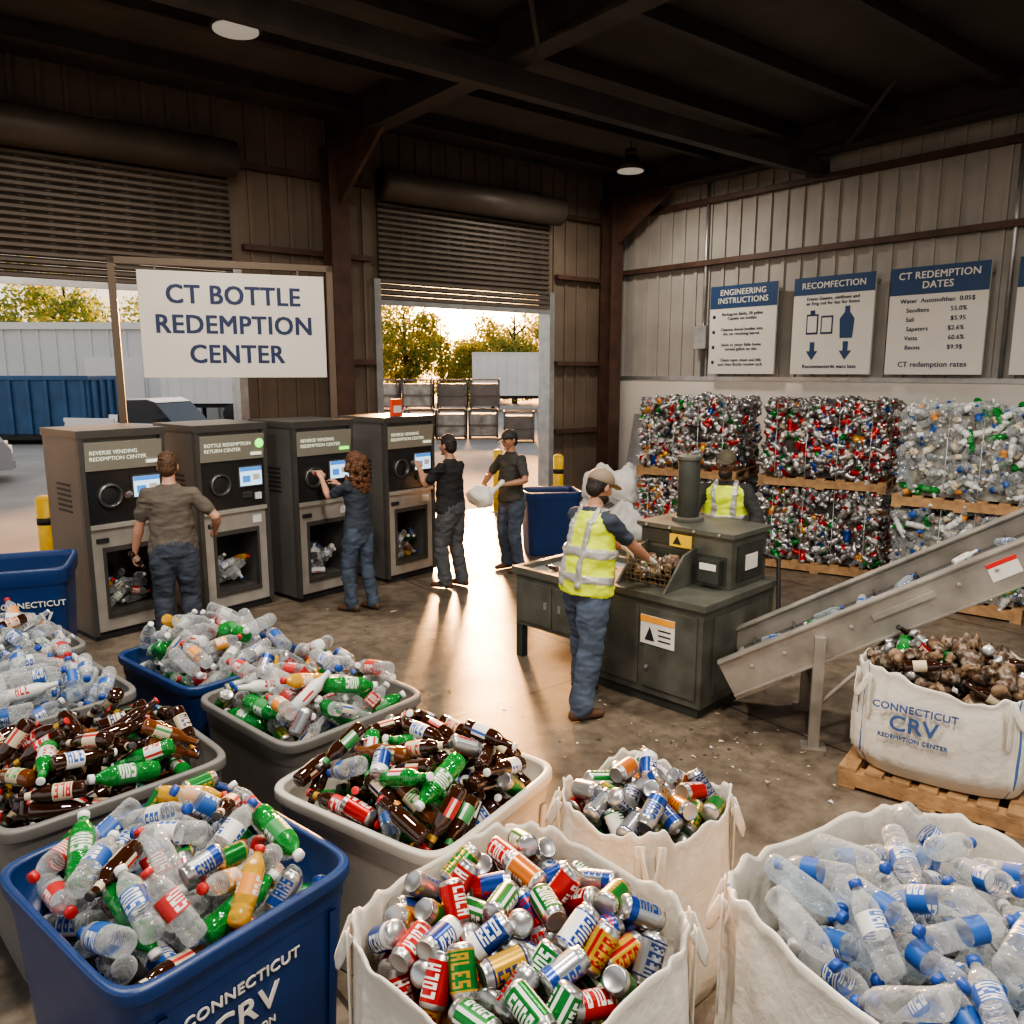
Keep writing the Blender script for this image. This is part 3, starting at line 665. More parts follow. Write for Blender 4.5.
# ------------------------------------------------------------------ bales on pallets
CR=[can(c,a,s,1.0,9,.5,i+20) for i,(c,a,s) in enumerate(((csil,cred,0),(alu,csil,1),(cred,cred,0),(csil,cblu,3),(cgrn,cgrn,0),(cwht,cred,3),(alu,alu,1),(cblu,cblu,0),(alu,lpap,0),(csil,cgrn,3),(dirt,alu,3),(corg,cyel,3)))]
CRW=[4,4,2,1,1.5,2,3.5,.7,3,1.5,4,1]
CRR=[3,3,8,.8,1,2,2,.6,3,1,3,1]
PB=[pet(b,l,c,1.1,None,9,.3,i+40) for i,(b,l,c) in enumerate(((clear,lblu,capb),(mil,cwht,capw),(clear,clear,capw),(clear,cwht,capw),(ggl,lgrn,capw),(clear,lorg,capw),(clear,lpap,capw),(clearb,clearb,capb)))]
PBW=[1.5,2,6,2.5,.8,1,3,1]
corem=M('bale_core',(.05,.043,.037),.8,var=.4,vs=12); corew=M('pet_bale_core',(.20,.19,.165),.6,var=.6,vs=14)
def balestack(x,y,yaw,w,d,kinds,seed,hs=.92):
    e=empty('compressed_bale_stack',(x,y,0),R(yaw)); rs=random.Random(seed); pm_=MB(); z=0
    for ki,kd in enumerate(kinds):
        pallet(pm_,Matrix.Translation((0,0,z)),w+.04,d+.02); z+=.14
        tp,wt,core=((CR,CRW,corem),(CR,CRR,corem),(PB,PBW,corew))[kd]; b=MB(PM); ci=b.mi(core)
        a,c,h=w/2-.07,d/2-.07,hs
        b.box((-a,-c,z),(a,c,z+h-.07),core)
        dens=175 if kd<2 else 165
        for ax,sg,l1,l2 in (('y',-1,w,h),('y',1,w,h),('x',-1,d,h),('x',1,d,h),('z',1,w,d)):
            n=int(dens*l1*l2)
            for q in range(n):
                u=rs.uniform(-.5,.5)*(l1-.04); v=rs.uniform(-.5,.5)*(l2-.06)
                bul=.03*math.cos(u/l1*9)*math.cos(v/l2*3)+rs.uniform(-.04,.02)
                if kd==2: bul+=.045*math.cos(u/l1*19)
                if ax=='y': p=(u,sg*(d/2-.04+bul),z+h/2+v); base=Matrix.Rotation(rs.uniform(0,6.28),3,'Y')
                elif ax=='x': p=(sg*(w/2-.04+bul),u,z+h/2+v); base=Matrix.Rotation(rs.uniform(0,6.28),3,'X')@Matrix.Rotation(R(90),3,'Z')
                else: p=(u,v,z+h-.045+bul); base=Matrix.Rotation(rs.uniform(0,6.28),3,'Z')
                Rm=np.array(base@Matrix.Rotation(rs.gauss(0,.35),3,'Z')@Matrix.Rotation(rs.gauss(0,.3),3,'Y')@Matrix.Rotation(rs.uniform(0,6.28),3,'X'))
                if kd<2 and rs.random()<.25: Rm=np.array(Matrix.Rotation(rs.uniform(0,6),3,'Z')@Matrix.Rotation(rs.uniform(0,6),3,'Y'))
                addt(b,rs.choices(tp,wt)[0],Rm,np.array(p),rs.uniform(1.2,1.6) if kd<2 else rs.uniform(.9,1.15))
        for q in range(4):
            sx=-w/2+w*(q+.5)/4
            if kd!=2 or q in(1,2):
                b.tube([(sx,-d/2-.03,z),(sx,-d/2-.03,z+h+.01),(sx,d/2+.03,z+h+.01),(sx,d/2+.03,z)],[.005]*4,galv,n=6)
        b.build('bale_%d'%(ki+1),e); z+=h
    pm_.build('pallets',e)
balestack(4.08,10.22,-32,1.46,1.12,(0,1),1)
balestack(2.64,11.26,-32,1.36,1.12,(0,0),2)
balestack(4.95,8.53,-40,1.26,1.1,(2,2),3)
balestack(6.05,7.22,-45,1.3,1.1,(2,2),4)

sack=M('white_sack',(.76,.75,.72),.6,bump=.5,bs=12)
m=MB()
for i,(x,y,z,s) in enumerate(((1.15,11.7,.30,.34),(1.62,11.3,.32,.34),(1.5,12.0,.33,.36),(1.35,11.7,.82,.31),(1.68,11.5,.84,.33))):
    v,f=ell((0,0,0),(s,s*.85,s*.95),nu=48,nv=30)
    vv=[]
    for p in v:
        q=Vector(p); d=1+.2*noise.noise(q*4+Vector((i*9,0,0)))+.14*noise.noise(q*10+Vector((i*5,3,0)))+.06*noise.noise(q*24)
        q*=d
        if q.z>s*.65: q.x*=.6; q.y*=.6; q.z*=1.12
        vv.append((q.x+x,q.y+y,max(q.z+z,0.0 if z<.6 else -9)))
    m.add(vv,f,sack,True)
m.build('white_sack_pile')
m=MB(); 
for q in range(3): m.box((q*.5,-.02-q*.03,0),(q*.5+.7,.0-q*.03,1.7-q*.2),galv,T=Matrix.Rotation(R(-12),4,'X'))
o=m.build('leaning_metal_sheets'); o.matrix_world=TS@Matrix.Translation((.8,-.55,0))
def bollard(x,y):
    m=MB(); by=M('bollard_yellow',(.75,.48,.02),.45,var=.15,vs=9)
    m.cyl((0,0,0),(0,0,1.08),.085,.085,by,n=24); v,f=ell((0,0,1.08),(.085,.085,.05),nu=24,nv=8); m.add(v,f,by,True); m.cyl((0,0,.8),(0,0,.88),.087,.087,black,n=24); m.cyl((0,0,0),(0,0,.015),.14,.14,galv,n=24)
    m.build('yellow_bollard',None,(x,y,0))
bollard(-5.25,8.85); bollard(.78,13.4); bollard(-.25,14.2)

pb=MB(PM); rs=random.Random(21)
for q in range(260):
    c=rs.choice(((1.3,5.1,.6),(1.9,4.9,.5),(1.2,5.2,.6),(.6,5.2,1.2),(.3,8,2),(-.8,6.5,1.6),(-2.6,6.6,.8),(3.2,6.2,1.4),(-1.,8,1)))
    x=rs.gauss(c[0],c[2]*.5); y=rs.gauss(c[1],c[2]*.5); s=rs.uniform(.005,.018)*(1.9 if rs.random()<.12 else 1)
    an=[rs.uniform(0,6.28) for _ in range(5)]; an.sort(); v=[(x+s*math.cos(a),y+s*math.sin(a),.003+rs.uniform(0,s*.5)) for a in an]
    pb.add(v,[(0,1,2,3,4)],PM[rs.choice((cwht,lpap,lpap,alu,card,dirt,dirt))])
pb.build('floor_litter')

# ------------------------------------------------------------------ people
def remesh_group(parts,voxel,it,mats):
    me=bpy.data.meshes.new('tmp'); V=[];F=[];FM=[]
    for v,f,mk in parts:
        o=len(V); V+=[tuple(p) for p in v]; F+=[tuple(i+o for i in x) for x in f]; FM+=[mk]*len(f)
    me.from_pydata(V,[],F); ob=bpy.data.objects.new('tmp',me); COL.objects.link(ob)
    r=ob.modifiers.new('r','REMESH'); r.mode='VOXEL'; r.voxel_size=voxel
    s=ob.modifiers.new('s','SMOOTH'); s.factor=.5; s.iterations=it
    dg=bpy.context.evaluated_depsgraph_get(); dg.update(); ev=ob.evaluated_get(dg); em=ev.to_mesh()
    n=len(em.vertices); co=np.empty(n*3,np.float32); em.vertices.foreach_get('co',co); co=co.reshape(-1,3).astype(float)
    L=np.empty(len(em.loops),np.int32); em.loops.foreach_get('vertex_index',L)
    C=np.empty(len(em.polygons),np.int32); em.polygons.foreach_get('loop_total',C)
    cen=np.empty(len(em.polygons)*3,np.float32); em.polygons.foreach_get('center',cen); cen=cen.reshape(-1,3)
    ev.to_mesh_clear(); bpy.data.objects.remove(ob); bpy.data.meshes.remove(me)
    bvh=BVHTree.FromPolygons(V,F); keys=list(mats.keys()); K={k:i for i,k in enumerate(keys)}
    FI=[K[k] for k in FM]; out=np.zeros(len(C),int)
    for i in range(len(C)):
        _,_,ix,_=bvh.find_nearest(Vector(cen[i])); out[i]=FI[ix]
    return co,L.astype(np.int64),C.astype(np.int64),out
def wrinkle(co,o,amp=.006):
    for i in range(len(co)):
        if o[i]:
            p=Vector(co[i])
            d=noise.noise_vector(Vector((p.x*8,p.y*8,p.z*14)))*amp+noise.noise_vector(Vector((p.x*14,p.y*14,p.z*34)))*amp*.5
            co[i]+=np.array(d)
    return co
def ik(a,t,l1,l2,pole):
    d=t-a; L=max(.05,min(d.length,(l1+l2)*.998)); dr=d.normalized(); t=a+dr*L
    x=(l1*l1-l2*l2+L*L)/(2*L); h=math.sqrt(max(0,l1*l1-x*x)); p=pole-dr*pole.dot(dr); p.normalize()
    return a+dr*x+p*h,t
def lerp(a,b,t): return a+(b-a)*t
def person(name,x,y,fwd,H,look,handL=None,handR=None,poleL=None,poleR=None,lean=.03,hyaw=0,hpitch=0,feet=((-.11,0,8),(.11,0,-8)),fat=1.,sw=1.,hair='short',cap=None,vest=False,gloves=False,longslv=False,beard=False,curl=.45,hipsw=1.,leg=1.08):
    yaw=math.atan2(-fwd[0],fwd[1]); sc=H/1.75
    Wm=Matrix.Translation((x,y,0))@Matrix.Rotation(yaw,4,'Z')@Matrix.Scale(sc,4); Wi=Wm.inverted()
    def LT(p):
        p=Vector(p); k=max(0,min(1,(p.z-.86)/.28)); k=k*k*(3-2*k); a=lean*k
        return Vector((p.x,p.y*math.cos(a)+(p.z-.95)*math.sin(a),.95+(p.z-.95)*math.cos(a)-p.y*math.sin(a))) if p.z>.86 else p
    X=Vector((1,0,0)); body=[];hd=[];hn=[]
    fw=1+(fat-1)*.8
    def T(lst,pts,rad,mk,n=16,side=None,rnd=True): v,f=tube(pts,rad,n,side,rnd); lst.append((v,f,mk))
    T(body,[LT((0,0,.82)),LT((0,0,.88)),LT((0,0,.96)),LT((0,0,1.02))],[(.125*hipsw,.10),(.168*hipsw*fw,.120*fat),(.170*hipsw*fw,.120*fat),(.155*fw,.11*fat)],'pants',20,X,True)
    sh=[(.885,.180*hipsw*fw,.130*fat),(.97,.177*hipsw*fw,.129*fat),(1.06,.164*sw*fw,.119*fat),(1.16,.163*sw*fw,.118*fat),(1.26,.172*sw,.124),(1.35,.182*sw,.122),(1.415,.170*sw,.104),(1.455,.118*sw,.082),(1.485,.068,.062)]
    T(body,[LT((0,.005 if fat==1 else .015*(1 if z<1.2 else 0),z)) for z,_,_ in sh],[(a,b) for _,a,b in sh],'shirt',24,X,False)
    if vest:
        vs=[(.88,.198*fw,.147*fat),(.97,.194*fw,.145*fat),(1.06,.182*fw,.136*fat),(1.16,.182*fw,.135*fat),(1.26,.188,.137),(1.35,.190,.134),(1.415,.168,.118),(1.452,.12,.093)]
        T(body,[LT((0,.0,z)) for z,_,_ in vs],[(a,b) for _,a,b in vs],'vest',24,X,False)
        for z0,a,b in((.99,.198*fw,.151*fat),(1.17,.192*fw,.146*fat)):
            T(body,[LT((0,0,z0-.026)),LT((0,0,z0+.026))],[(a,b),(a,b)],'refl',28,X,False)
        for s in(-1,1):
            T(body,[LT((s*.085,.144*fat,.93)),LT((s*.085,.137*fat,1.06)),LT((s*.085,.136,1.26)),LT((s*.085,.120,1.38)),LT((s*.083,.05,1.475)),LT((s*.083,-.05,1.475)),LT((s*.085,-.120,1.38)),LT((s*.085,-.138,1.26)),LT((s*.085,-.140*fat,1.06)),LT((s*.085,-.147*fat,.93))],[(.024,.01)]*10,'refl',10,X)
    nb=LT((0,-.012,1.45)); hc=LT((0,.02,1.632)); Hm=(Matrix.Rotation(hyaw,3,'Z')@Matrix.Rotation(-lean*.5-hpitch,3,'X'))
    T(body,[nb,lerp(nb,hc,.55)],[.058*sw,.052*sw],'skin',16)
    T(hd,[lerp(nb,hc,.3),lerp(nb,hc,.75)],[.050*sw,.050*sw],'skin',16)
    def hp(p): return hc+Hm@Vector(p)
    v,f=ell((0,0,0),(.074,.094,.116),nu=32,nv=22); vv=[]
    for p in v:
        q=Vector(p)
        if q.z<0:
            k=min(1,-q.z/.116); q.x*=1-.30*k**1.4; 
            if q.y<0: q.y*=1-.45*k
            else: q.y=q.y*(1-.05*k)+.018*k
        if q.y>.07: q.y=.07+(q.y-.07)*.75
        vv.append(hc+Hm@q)
    hd.append((vv,f,'skin'))
    T(hd,[hp((0,.088,.018)),hp((0,.100,-.008)),hp((0,.108,-.024))],[(.008,.009),(.010,.010),(.015,.010)],'skin',10,Hm@X)
    T(hd,[hp((-.035,.080,.028)),hp((0,.088,.026)),hp((.035,.080,.028))],[.009,.008,.009],'skin',8)
    T(hd,[hp((-.020,.088,-.056)),hp((0,.094,-.056)),hp((.020,.088,-.056))],[.0055,.007,.0055],'lips',8)
    v,f=ell(hp((0,.078,-.095)),(.022,.018,.016),Hm); hd.append((v,f,'beard' if beard else 'skin'))
    for s in(-1,1):
        v,f=ell(hp((s*.079,-.004,-.008)),(.010,.019,.031),Hm,12,8); hd.append((v,f,'skin'))
        v,f=ell(hp((s*.038,.066,-.02)),(.024,.022,.026),Hm,12,8); hd.append((v,f,'skin'))
    if beard:
        v,f=ell(hp((0,.028,-.075)),(.062,.072,.048),Hm,20,14); hd.append((v,f,'beard'))
    if hair=='short':
        v,f=ell(hp((0,-.016,.024)),(.081,.098,.104),Hm,24,16); hd.append((v,f,'hair'))
        v,f=ell(hp((0,-.05,-.02)),(.070,.058,.07),Hm,20,12); hd.append((v,f,'hair'))
        rs=random.Random(8)
        for q in range(60):
            th=rs.uniform(0,6.28); ph=rs.uniform(.0,1.25); d=Vector((math.sin(ph)*math.cos(th)*.081,math.sin(ph)*math.sin(th)*.098,math.cos(ph)*.104))
            if cap is None: v,f=ell(hp(d*.97+Vector((0,-.016,.024))),(.016,.018,.011),Hm,8,6); hd.append((v,f,'hair'))
    elif hair=='long':
        v,f=ell(hp((0,-.018,.026)),(.088,.104,.108),Hm,24,16); hd.append((v,f,'hair'))
        rs=random.Random(3)
        for q in range(90):
            t=rs.random(); aa=rs.uniform(-2.0,2.0); rr=.095+.03*math.sin(t*3.1)
            p=hp((0,-.02,.06))+Vector((0,0,-t*.38)); dx=(Hm@Vector((math.sin(aa)*rr*1.05,-math.cos(aa)*rr*.95-.012-.02*t,0)))
            v,f=ell(p+dx,(rs.uniform(.020,.034),)*2+(rs.uniform(.03,.045),),None,10,7); hd.append((v,f,'hair'))
        v,f=ell(hp((0,-.055,-.09)),(.085,.065,.17),Hm,16,12); hd.append((v,f,'hair'))
    if cap:
        v,f=ell(hp((0,-.006,.045)),(.090,.108,.086),Hm,28,18,zmin=-.02); hd.append((v,f,'cap'))
        pts=[hp((0,.07,.045)),hp((0,.12,.042)),hp((0,.165,.034)),hp((0,.185,.028))]
        T(hd,pts,[(.078,.008),(.074,.007),(.058,.006),(.03,.005)],'cap',20,Hm@X)
        v,f=ell(hp((0,-.01,.132)),(.01,.01,.006),Hm,8,6); hd.append((v,f,'cap'))
    for (fx,fy,toe),sgn in zip(feet,(-1,1)):
        hip=Vector((sgn*.088*hipsw,0,.90)); ank=Vector((fx,fy-.02,.09)); kn,an=ik(hip,ank,.415,.405,Vector((sgn*.15,1,0)))
        T(body,[hip,lerp(hip,kn,.35),lerp(hip,kn,.75),kn,lerp(kn,an,.3),lerp(kn,an,.7),lerp(kn,an,.93),lerp(kn,an,1.02)],[.098*leg,.093*leg,.078*leg,.073*leg,.071*leg,.066*leg,.071*leg,.066*leg],'pants',18)
        Rt=Matrix.Rotation(R(toe),3,'Z'); base=Vector((ank.x,ank.y,0))
        sp=[(0,-.065,.045),(0,-.03,.05),(0,.04,.045),(0,.11,.036),(0,.165,.03)]
        v,f=tube([base+Rt@Vector(q) for q in sp],[(.034,.042),(.040,.048),(.044,.042),(.049,.034),(.040,.026)],16,Rt@X,True)
        v=[Vector((q.x,q.y,max(q.z,.0))) for q in v]; body.append((v,f,'shoe'))
        T(body,[base+Vector((0,0,.05)),base+Vector((0,0,.12))],[.042,.042],'shoe',12)
    for s,tgt,pole in((-1,handL,poleL),(1,handR,poleR)):
        shd=LT((s*.178*sw,-.005,1.395)); 
        if tgt is None: t=shd+Vector((s*.07,.05,-.53)); rel=True
        else: t=Wi@Vector(tgt); rel=False
        d=(t-shd); 
        if not rel: t=t-d.normalized()*.09
        if d.normalized().z<-.8: rel=True
        pl=Vector(pole) if pole else Vector((s*.5,-1,-.3))
        eb,wr=ik(shd,t,.285,.255,pl)
        T(body,[LT((s*.12*sw,-.005,1.40)),shd,lerp(shd,eb,.3)],[.062,.064,.055],'shirt',16)
        sl=.66 if not longslv else 1.0
        T(body,[shd,lerp(shd,eb,.3),lerp(shd,eb,sl)],[.064*max(sw,.92),.062*max(sw,.92),.061*max(sw,.92)],'shirt',16)
        if longslv: T(body,[eb,lerp(eb,wr,.3),lerp(eb,wr,.9)],[.055,.052,.042],'shirt',16)
        T(body,[shd,lerp(shd,eb,.5),eb,lerp(eb,wr,.25),lerp(eb,wr,.65),wr],[(.048*sw),.047*sw,.040*sw,.044*sw,.035*sw,.027*sw],'skin',14)
        hdv=(wr-eb).normalized()
        pn=Vector((-s,0,0)) if rel else Vector((0,0,-1))
        if abs(pn.dot(hdv))>.85: pn=Vector((-s,.2,0))
        pn=(pn-hdv*pn.dot(hdv)).normalized(); sd=hdv.cross(pn).normalized()
        ths=Vector((0,1,0)) if rel else Vector((-s,0,.3))
        tsg=1 if sd.dot(ths)>0 else -1
        hk='glove' if gloves else 'skin'; g=1.15 if gloves else 1.
        kn=wr+hdv*.092
        T(hn,[wr-hdv*.02,wr+hdv*.02,wr+hdv*.06,kn],[(.026*g,.021*g),(.031*g,.018*g),(.039*g,.016*g),(.038*g,.013*g)],hk,16,sd)
        for q,(off,ln) in enumerate(((.029,.070),(.010,.079),(-.010,.073),(-.028,.057))):
            b0=kn+sd*(tsg*off)-hdv*.008; pts=[b0]; a=0; dd=hdv+sd*(tsg*off*1.6)
            for w_,fr in((curl*.7,.45),(curl*1.0,.31),(curl*.8,.24)):
                a+=w_; dirv=(dd*math.cos(a)+pn*math.sin(a)).normalized(); pts.append(pts[-1]+dirv*ln*fr*1.05)
            T(hn,pts,[.0095*g,.0088*g,.008*g,.007*g],hk,10)
        tb=wr+hdv*.03+sd*(tsg*.026); td=(hdv*.7+sd*tsg*.65+pn*.35).normalized(); t2=(hdv*.9+sd*tsg*.2+pn*.5).normalized()
        T(hn,[tb,tb+td*.035,tb+td*.035+t2*.03,tb+td*.035+t2*.052],[.014*g,.0115*g,.010*g,.008*g],hk,10)
        if s==-1: hl=Wm@(kn+pn*.03)
        else: hr=Wm@(kn+pn*.03)
    mats=look; keys=list(mats.keys()); mlist=[mats[k] for k in keys]; clothset={keys.index(k) for k in('shirt','pants','vest','refl')}
    mb=MB(mlist)
    for gi,(grp,vx,it) in enumerate(((body,.0095,4),(hd,.0052,3),(hn,.0038,2))):
        co,L,C,o=remesh_group(grp,vx,it,mats)
        if gi==0:
            fl=np.zeros(len(co),bool); fm=np.isin(o,list(clothset)); idx=np.repeat(fm,C); fl[L[idx]]=True; nf=np.repeat(~fm,C); fl[L[nf]]=False
            co=wrinkle(co,fl,.014)
        mb.raw(co,L,C,o,True)
    ew=M('eye_white',(.75,.73,.70),.3); ei=M('eye_iris',(.03,.018,.01),.2)
    for s in(-1,1):
        v,f=ell(hp((s*.031,.0795,.004)),(.0135,.009,.0075),Hm,14,8); mb.add(v,f,ew,True)
        v,f=ell(hp((s*.031,.0865,.003)),(.0055,.0035,.0058),Hm,10,6); mb.add(v,f,ei,True)
        v,f=tube([hp((s*.015,.0925,.024)),hp((s*.032,.0905,.028)),hp((s*.048,.080,.022))],[.0035,.0042,.003],8); mb.add(v,f,look['hair'],True)
    o=mb.build(name); o.matrix_world=Wm
    return o,hl,hr
def cloth(n,c,v=.18): return M(n,c,.85,var=v,vs=7,bump=.5,bs=9)
skinA=M('skin_light',(.50,.27,.18),.45,var=.06,vs=12); skinB=M('skin_tan',(.38,.20,.125),.45,var=.06,vs=12); skinC=M('skin_dark',(.13,.062,.034),.42,var=.1,vs=12)
jeans=cloth('denim',(.055,.076,.115),.35); jeansd=cloth('denim_dark',(.04,.05,.072),.3); jg=cloth('grey_trousers',(.075,.08,.09),.2)
shb=M('brown_boots',(.09,.045,.022),.6); shk=M('dark_shoes',(.03,.028,.027),.6)
hbr=M('hair_brown',(.075,.035,.015),.6,bump=.8,bs=60,var=.4,vs=50); hdk=M('hair_dark',(.015,.010,.008),.6,bump=.6,bs=60); hcur=M('hair_auburn',(.10,.04,.016),.55,bump=1,bs=45,var=.5,vs=40)
hv=M('hi_vis_yellow',(.60,.74,.02),.65,bump=.5,bs=12); refl=M('reflective_tape',(.36,.36,.34),.35,.3)
def LK(shirt,pants,skin,hair,shoe=shb,cap=None):
    return {'skin':skin,'shirt':shirt,'pants':pants,'hair':hair,'shoe':shoe,'cap':cap or shirt,'vest':hv,'refl':refl,'glove':M('work_glove',(.55,.53,.48),.8,bump=.4,bs=40),'lips':M('lips',(.36,.14,.11),.5) if skin is not skinC else M('lips_dark',(.12,.05,.04),.5),'beard':hair}
def held(t,p,yaw,pit,name,s=.85):
    b=MB(PM); addt(b,t,axR(yaw,pit,0),np.zeros(3),s); b.build(name,None,p)
P,hl,hr=person('man_in_grey_shirt',-3.0,6.93,(-.35,.93),1.80,LK(cloth('grey_tshirt',(.105,.088,.072)),jeansd,skinA,hbr),handL=(-3.40,6.98,.80),poleL=(-.8,-1,-.2),handR=(-2.70,7.26,1.00),poleR=(.8,-1,-.4),hyaw=-.12,hpitch=.12,fat=1.18,leg=1.16)
held(BEER[0],tuple(hl),1.2,-.9,'held_bottle')
P,hl,hr=person('woman_in_navy_top',-1.60,8.19,(-.86,.45),1.68,LK(cloth('navy_top',(.03,.041,.06)),jeans,skinA,hcur),handL=(-2.06,8.37,1.40),poleL=(-.4,0,-1),handR=(-1.94,8.62,1.28),poleR=(.3,0,-1),feet=((-.09,.07,6),(.09,-.08,-8)),sw=.88,hipsw=1.04,hair='long',hpitch=.05,leg=1.04)
held(PETS[0],tuple(hl+Vector((-.02,.03,.0))),2.6,.2,'held_soda_bottle',.7)
P,hl,hr=person('man_in_black_shirt',-.70,9.12,(-.85,.5),1.78,LK(cloth('black_tshirt',(.016,.016,.018)),jg,skinB,hdk),handL=(-1.14,9.28,1.38),poleL=(-.4,0,-1),handR=(-1.03,9.5,1.22),poleR=(.3,0,-1),feet=((-.10,.05,6),(.10,-.05,-8)),fat=1.2,leg=1.18)
held(CANS[4],tuple(hl+Vector((-.02,.03,.0))),2.5,.2,'held_can',.8)
P,hl,hr=person('man_in_cap_holding_bag',-.0,9.93,(-.72,-.62),1.78,LK(cloth('charcoal_shirt',(.045,.046,.042)),jeans,skinB,hdk,shb,M('black_cap',(.03,.03,.03),.7)),handL=(-.14,9.60,1.07),poleL=(-.8,-.4,-.3),handR=(-.40,9.86,1.05),poleR=(.8,-.4,-.3),cap=True,hpitch=.1,curl=.7,fat=1.1,leg=1.14)
P,hl,hr=person('recycling_worker_at_hopper',.55,5.72,(.80,.60),1.80,LK(cloth('navy_shirt',(.03,.042,.062)),jeans,skinB,hdk,shb,M('tan_cap',(.20,.155,.11),.7)),handL=(1.00,6.28,1.03),poleL=(-.4,-.2,-1),handR=(1.14,6.00,.99),poleR=(.5,-.2,-1),lean=.14,cap=True,vest=True,gloves=True,hpitch=.3,feet=((-.16,.14,12),(.17,-.17,-12)),beard=True,fat=1.2,leg=1.25)
P,hl,hr=person('recycling_worker_behind_machine',1.95,7.22,(-.35,-.94),1.80,LK(cloth('black_sweater',(.02,.02,.02)),jg,skinC,hdk,shk,M('olive_cap',(.06,.05,.03),.7)),handL=(1.98,6.78,1.0),poleL=(-.8,-.3,-.3),handR=(1.55,6.85,1.0),poleR=(.8,-.3,-.3),lean=.10,cap=True,vest=True,longslv=True,hpitch=-.02,beard=True,gloves=True,fat=1.15)
m=MB(); v,f=ell((0,0,0),(.17,.13,.13),nu=30,nv=20)
vv=[]
for p in v:
    q=Vector(p); q*=1+.3*noise.noise(q*9)+.15*noise.noise(q*22); vv.append(q)
m.add(vv,f,sack,True); m.tube([(.12,0,.05),(.2,0,.12),(.25,.02,.17)],[.05,.02,.035],sack,n=10); m.build('white_plastic_bag',None,(-.37,9.60,1.00))
held(PETS[6],(-3.58,7.38,1.36),2.2,-.3,'inserted_bottle',.7)

# ------------------------------------------------------------------ outdoors
asph=M('asphalt_yard',(.27,.255,.23),.75,var=.2,vs=.5,bump=.15,bs=20)
m=MB(); m.box((-150,-40,-.3),(150,220,-.02),asph); m.build('yard_ground')
bldm=M('warehouse_siding',(.60,.61,.60),.7,var=.06,vs=.3); roofm=M('warehouse_trim',(.66,.65,.62),.6)
m=MB(); 
m.box((-46,42,0),(-11,58,4.6),bldm); m.box((-46.2,41.8,4.6),(-10.8,58.2,4.95),roofm)
x=-46
while x<-11: m.box((x,41.93,0),(x+.12,42,4.6),bldm); x+=.9
for x in(-30,-22,-15): m.box((x,41.85,0),(x+3,41.95,3.2),roofm)
m.build('warehouse_building')
bd=M('dumpster_blue',(.03,.09,.19),.5,.1,var=.2,vs=1.5)
m=MB(); 
m.box((0,0,.35),(6.4,2.4,2.3),bd); m.box((-.06,-.06,2.2),(6.46,2.46,2.36),bd); m.box((0,0,.15),(6.4,2.4,.35),black)
for q in range(11): m.box((.1+q*.61,-.10,.35),(.22+q*.61,0,2.2),bd)
for q in range(4): m.box((6.4,.2+q*.6,.35),(6.5,.32+q*.6,2.2),bd)
for x in(.6,5.6):
    m.cyl((x,-.05,.18),(x,.2,.18),.18,.18,black,n=16); m.cyl((x,2.2,.18),(x,2.45,.18),.18,.18,black,n=16)
m.build('rolloff_dumpster',None,(-21.0,27.5,-.02),(0,0,R(3)),bevel=.02)
def vehicle(name,x,y,yaw,col,van):
    e=empty(name,(x,y,-.02),R(yaw)); m=MB(); paint=M(name+'_paint',col,.25,.1,coat=.6); gl=M('car_glass',(.03,.04,.05),.08); 
    body=[(0,.3),(0,.75),(.12,.95),(1.2,1.08),(1.25,1.09),(4.6,1.12),(4.65,.9),(4.65,.3)]; wx=(.9,3.75)
    m.prism(body,-.92,.92,paint)
    m.prism([(1.15,1.07),(1.95,1.68),(2.2,1.74),(4.1,1.72),(4.55,1.10)] if not van else [(1.15,1.07),(1.75,1.68),(2.0,1.74),(2.9,1.72),(3.0,1.10)],-.78,.78,gl); m.prism([(1.9,1.66),(2.2,1.76),(4.1,1.74),(4.3,1.6)] if not van else [(1.7,1.66),(2.0,1.77),(2.85,1.75),(2.95,1.62)],-.76,.76,paint); m.box((2.75,-.8,1.1),(2.85,.8,1.7),paint)
    if van:
        for s in(-1,1): m.box((3.0,s*.88-.04,1.1),(4.65,s*.88+.04,1.22),paint)
    for w in wx:
        for s in(-1,1): m.cyl((w,s*.72,.34),(w,s*.94,.34),.34,.34,black,n=24); m.cyl((w,s*.93,.34),(w,s*.95,.34),.2,.2,galv,n=16)
    hl=M('headlight',(.8,.8,.75),.2,emit=.3)
    for s in(-1,1): m.box((-.02,s*.75-.13,.68),(.05,s*.75+.13,.85),hl)
    m.box((-.02,-.5,.5),(.02,.5,.8),black); m.box((-.06,-.9,.33),(.1,.9,.5),paint)
    for s in(-1,1): m.box((1.5,s*.97-.08,1.1),(1.62,s*.97+.08,1.25),black)
    m.build('bodywork',e,bevel=.05)
vehicle('parked_car',-11.9,18.9,215,(.25,.30,.34),False)
vehicle('parked_pickup_truck',-7.9,22.4,166,(.75,.75,.75),True)
def trailer(x,y,yaw,L,name='box_trailer'):
    m=MB(); wt=M('trailer_white',(.70,.69,.66),.5,var=.08,vs=.8)
    m.box((0,0,1.0),(L,2.5,3.6),wt); q=.3
    while q<L: m.box((q,-.03,1.05),(q+.05,0,3.55),wt); q+=.6
    m.box((-.03,-.03,3.55),(L+.03,2.53,3.65),wt); m.box((0,.2,.8),(L,2.3,1.0),black)
    for w in(L-1.2,L-2.3):
        for s in(.0,2.2): m.cyl((w,s,.5),(w,s+.3,.5),.5,.5,black,n=20)
    m.box((1.2,.3,0),(1.35,.45,1),black); m.box((1.2,2.05,0),(1.35,2.2,1),black)
    m.build(name,None,(x,y,-.02),(0,0,R(yaw)),bevel=.02)
trailer(-2.4,50,4,8.5); trailer(-16.5,38,3,5.6)
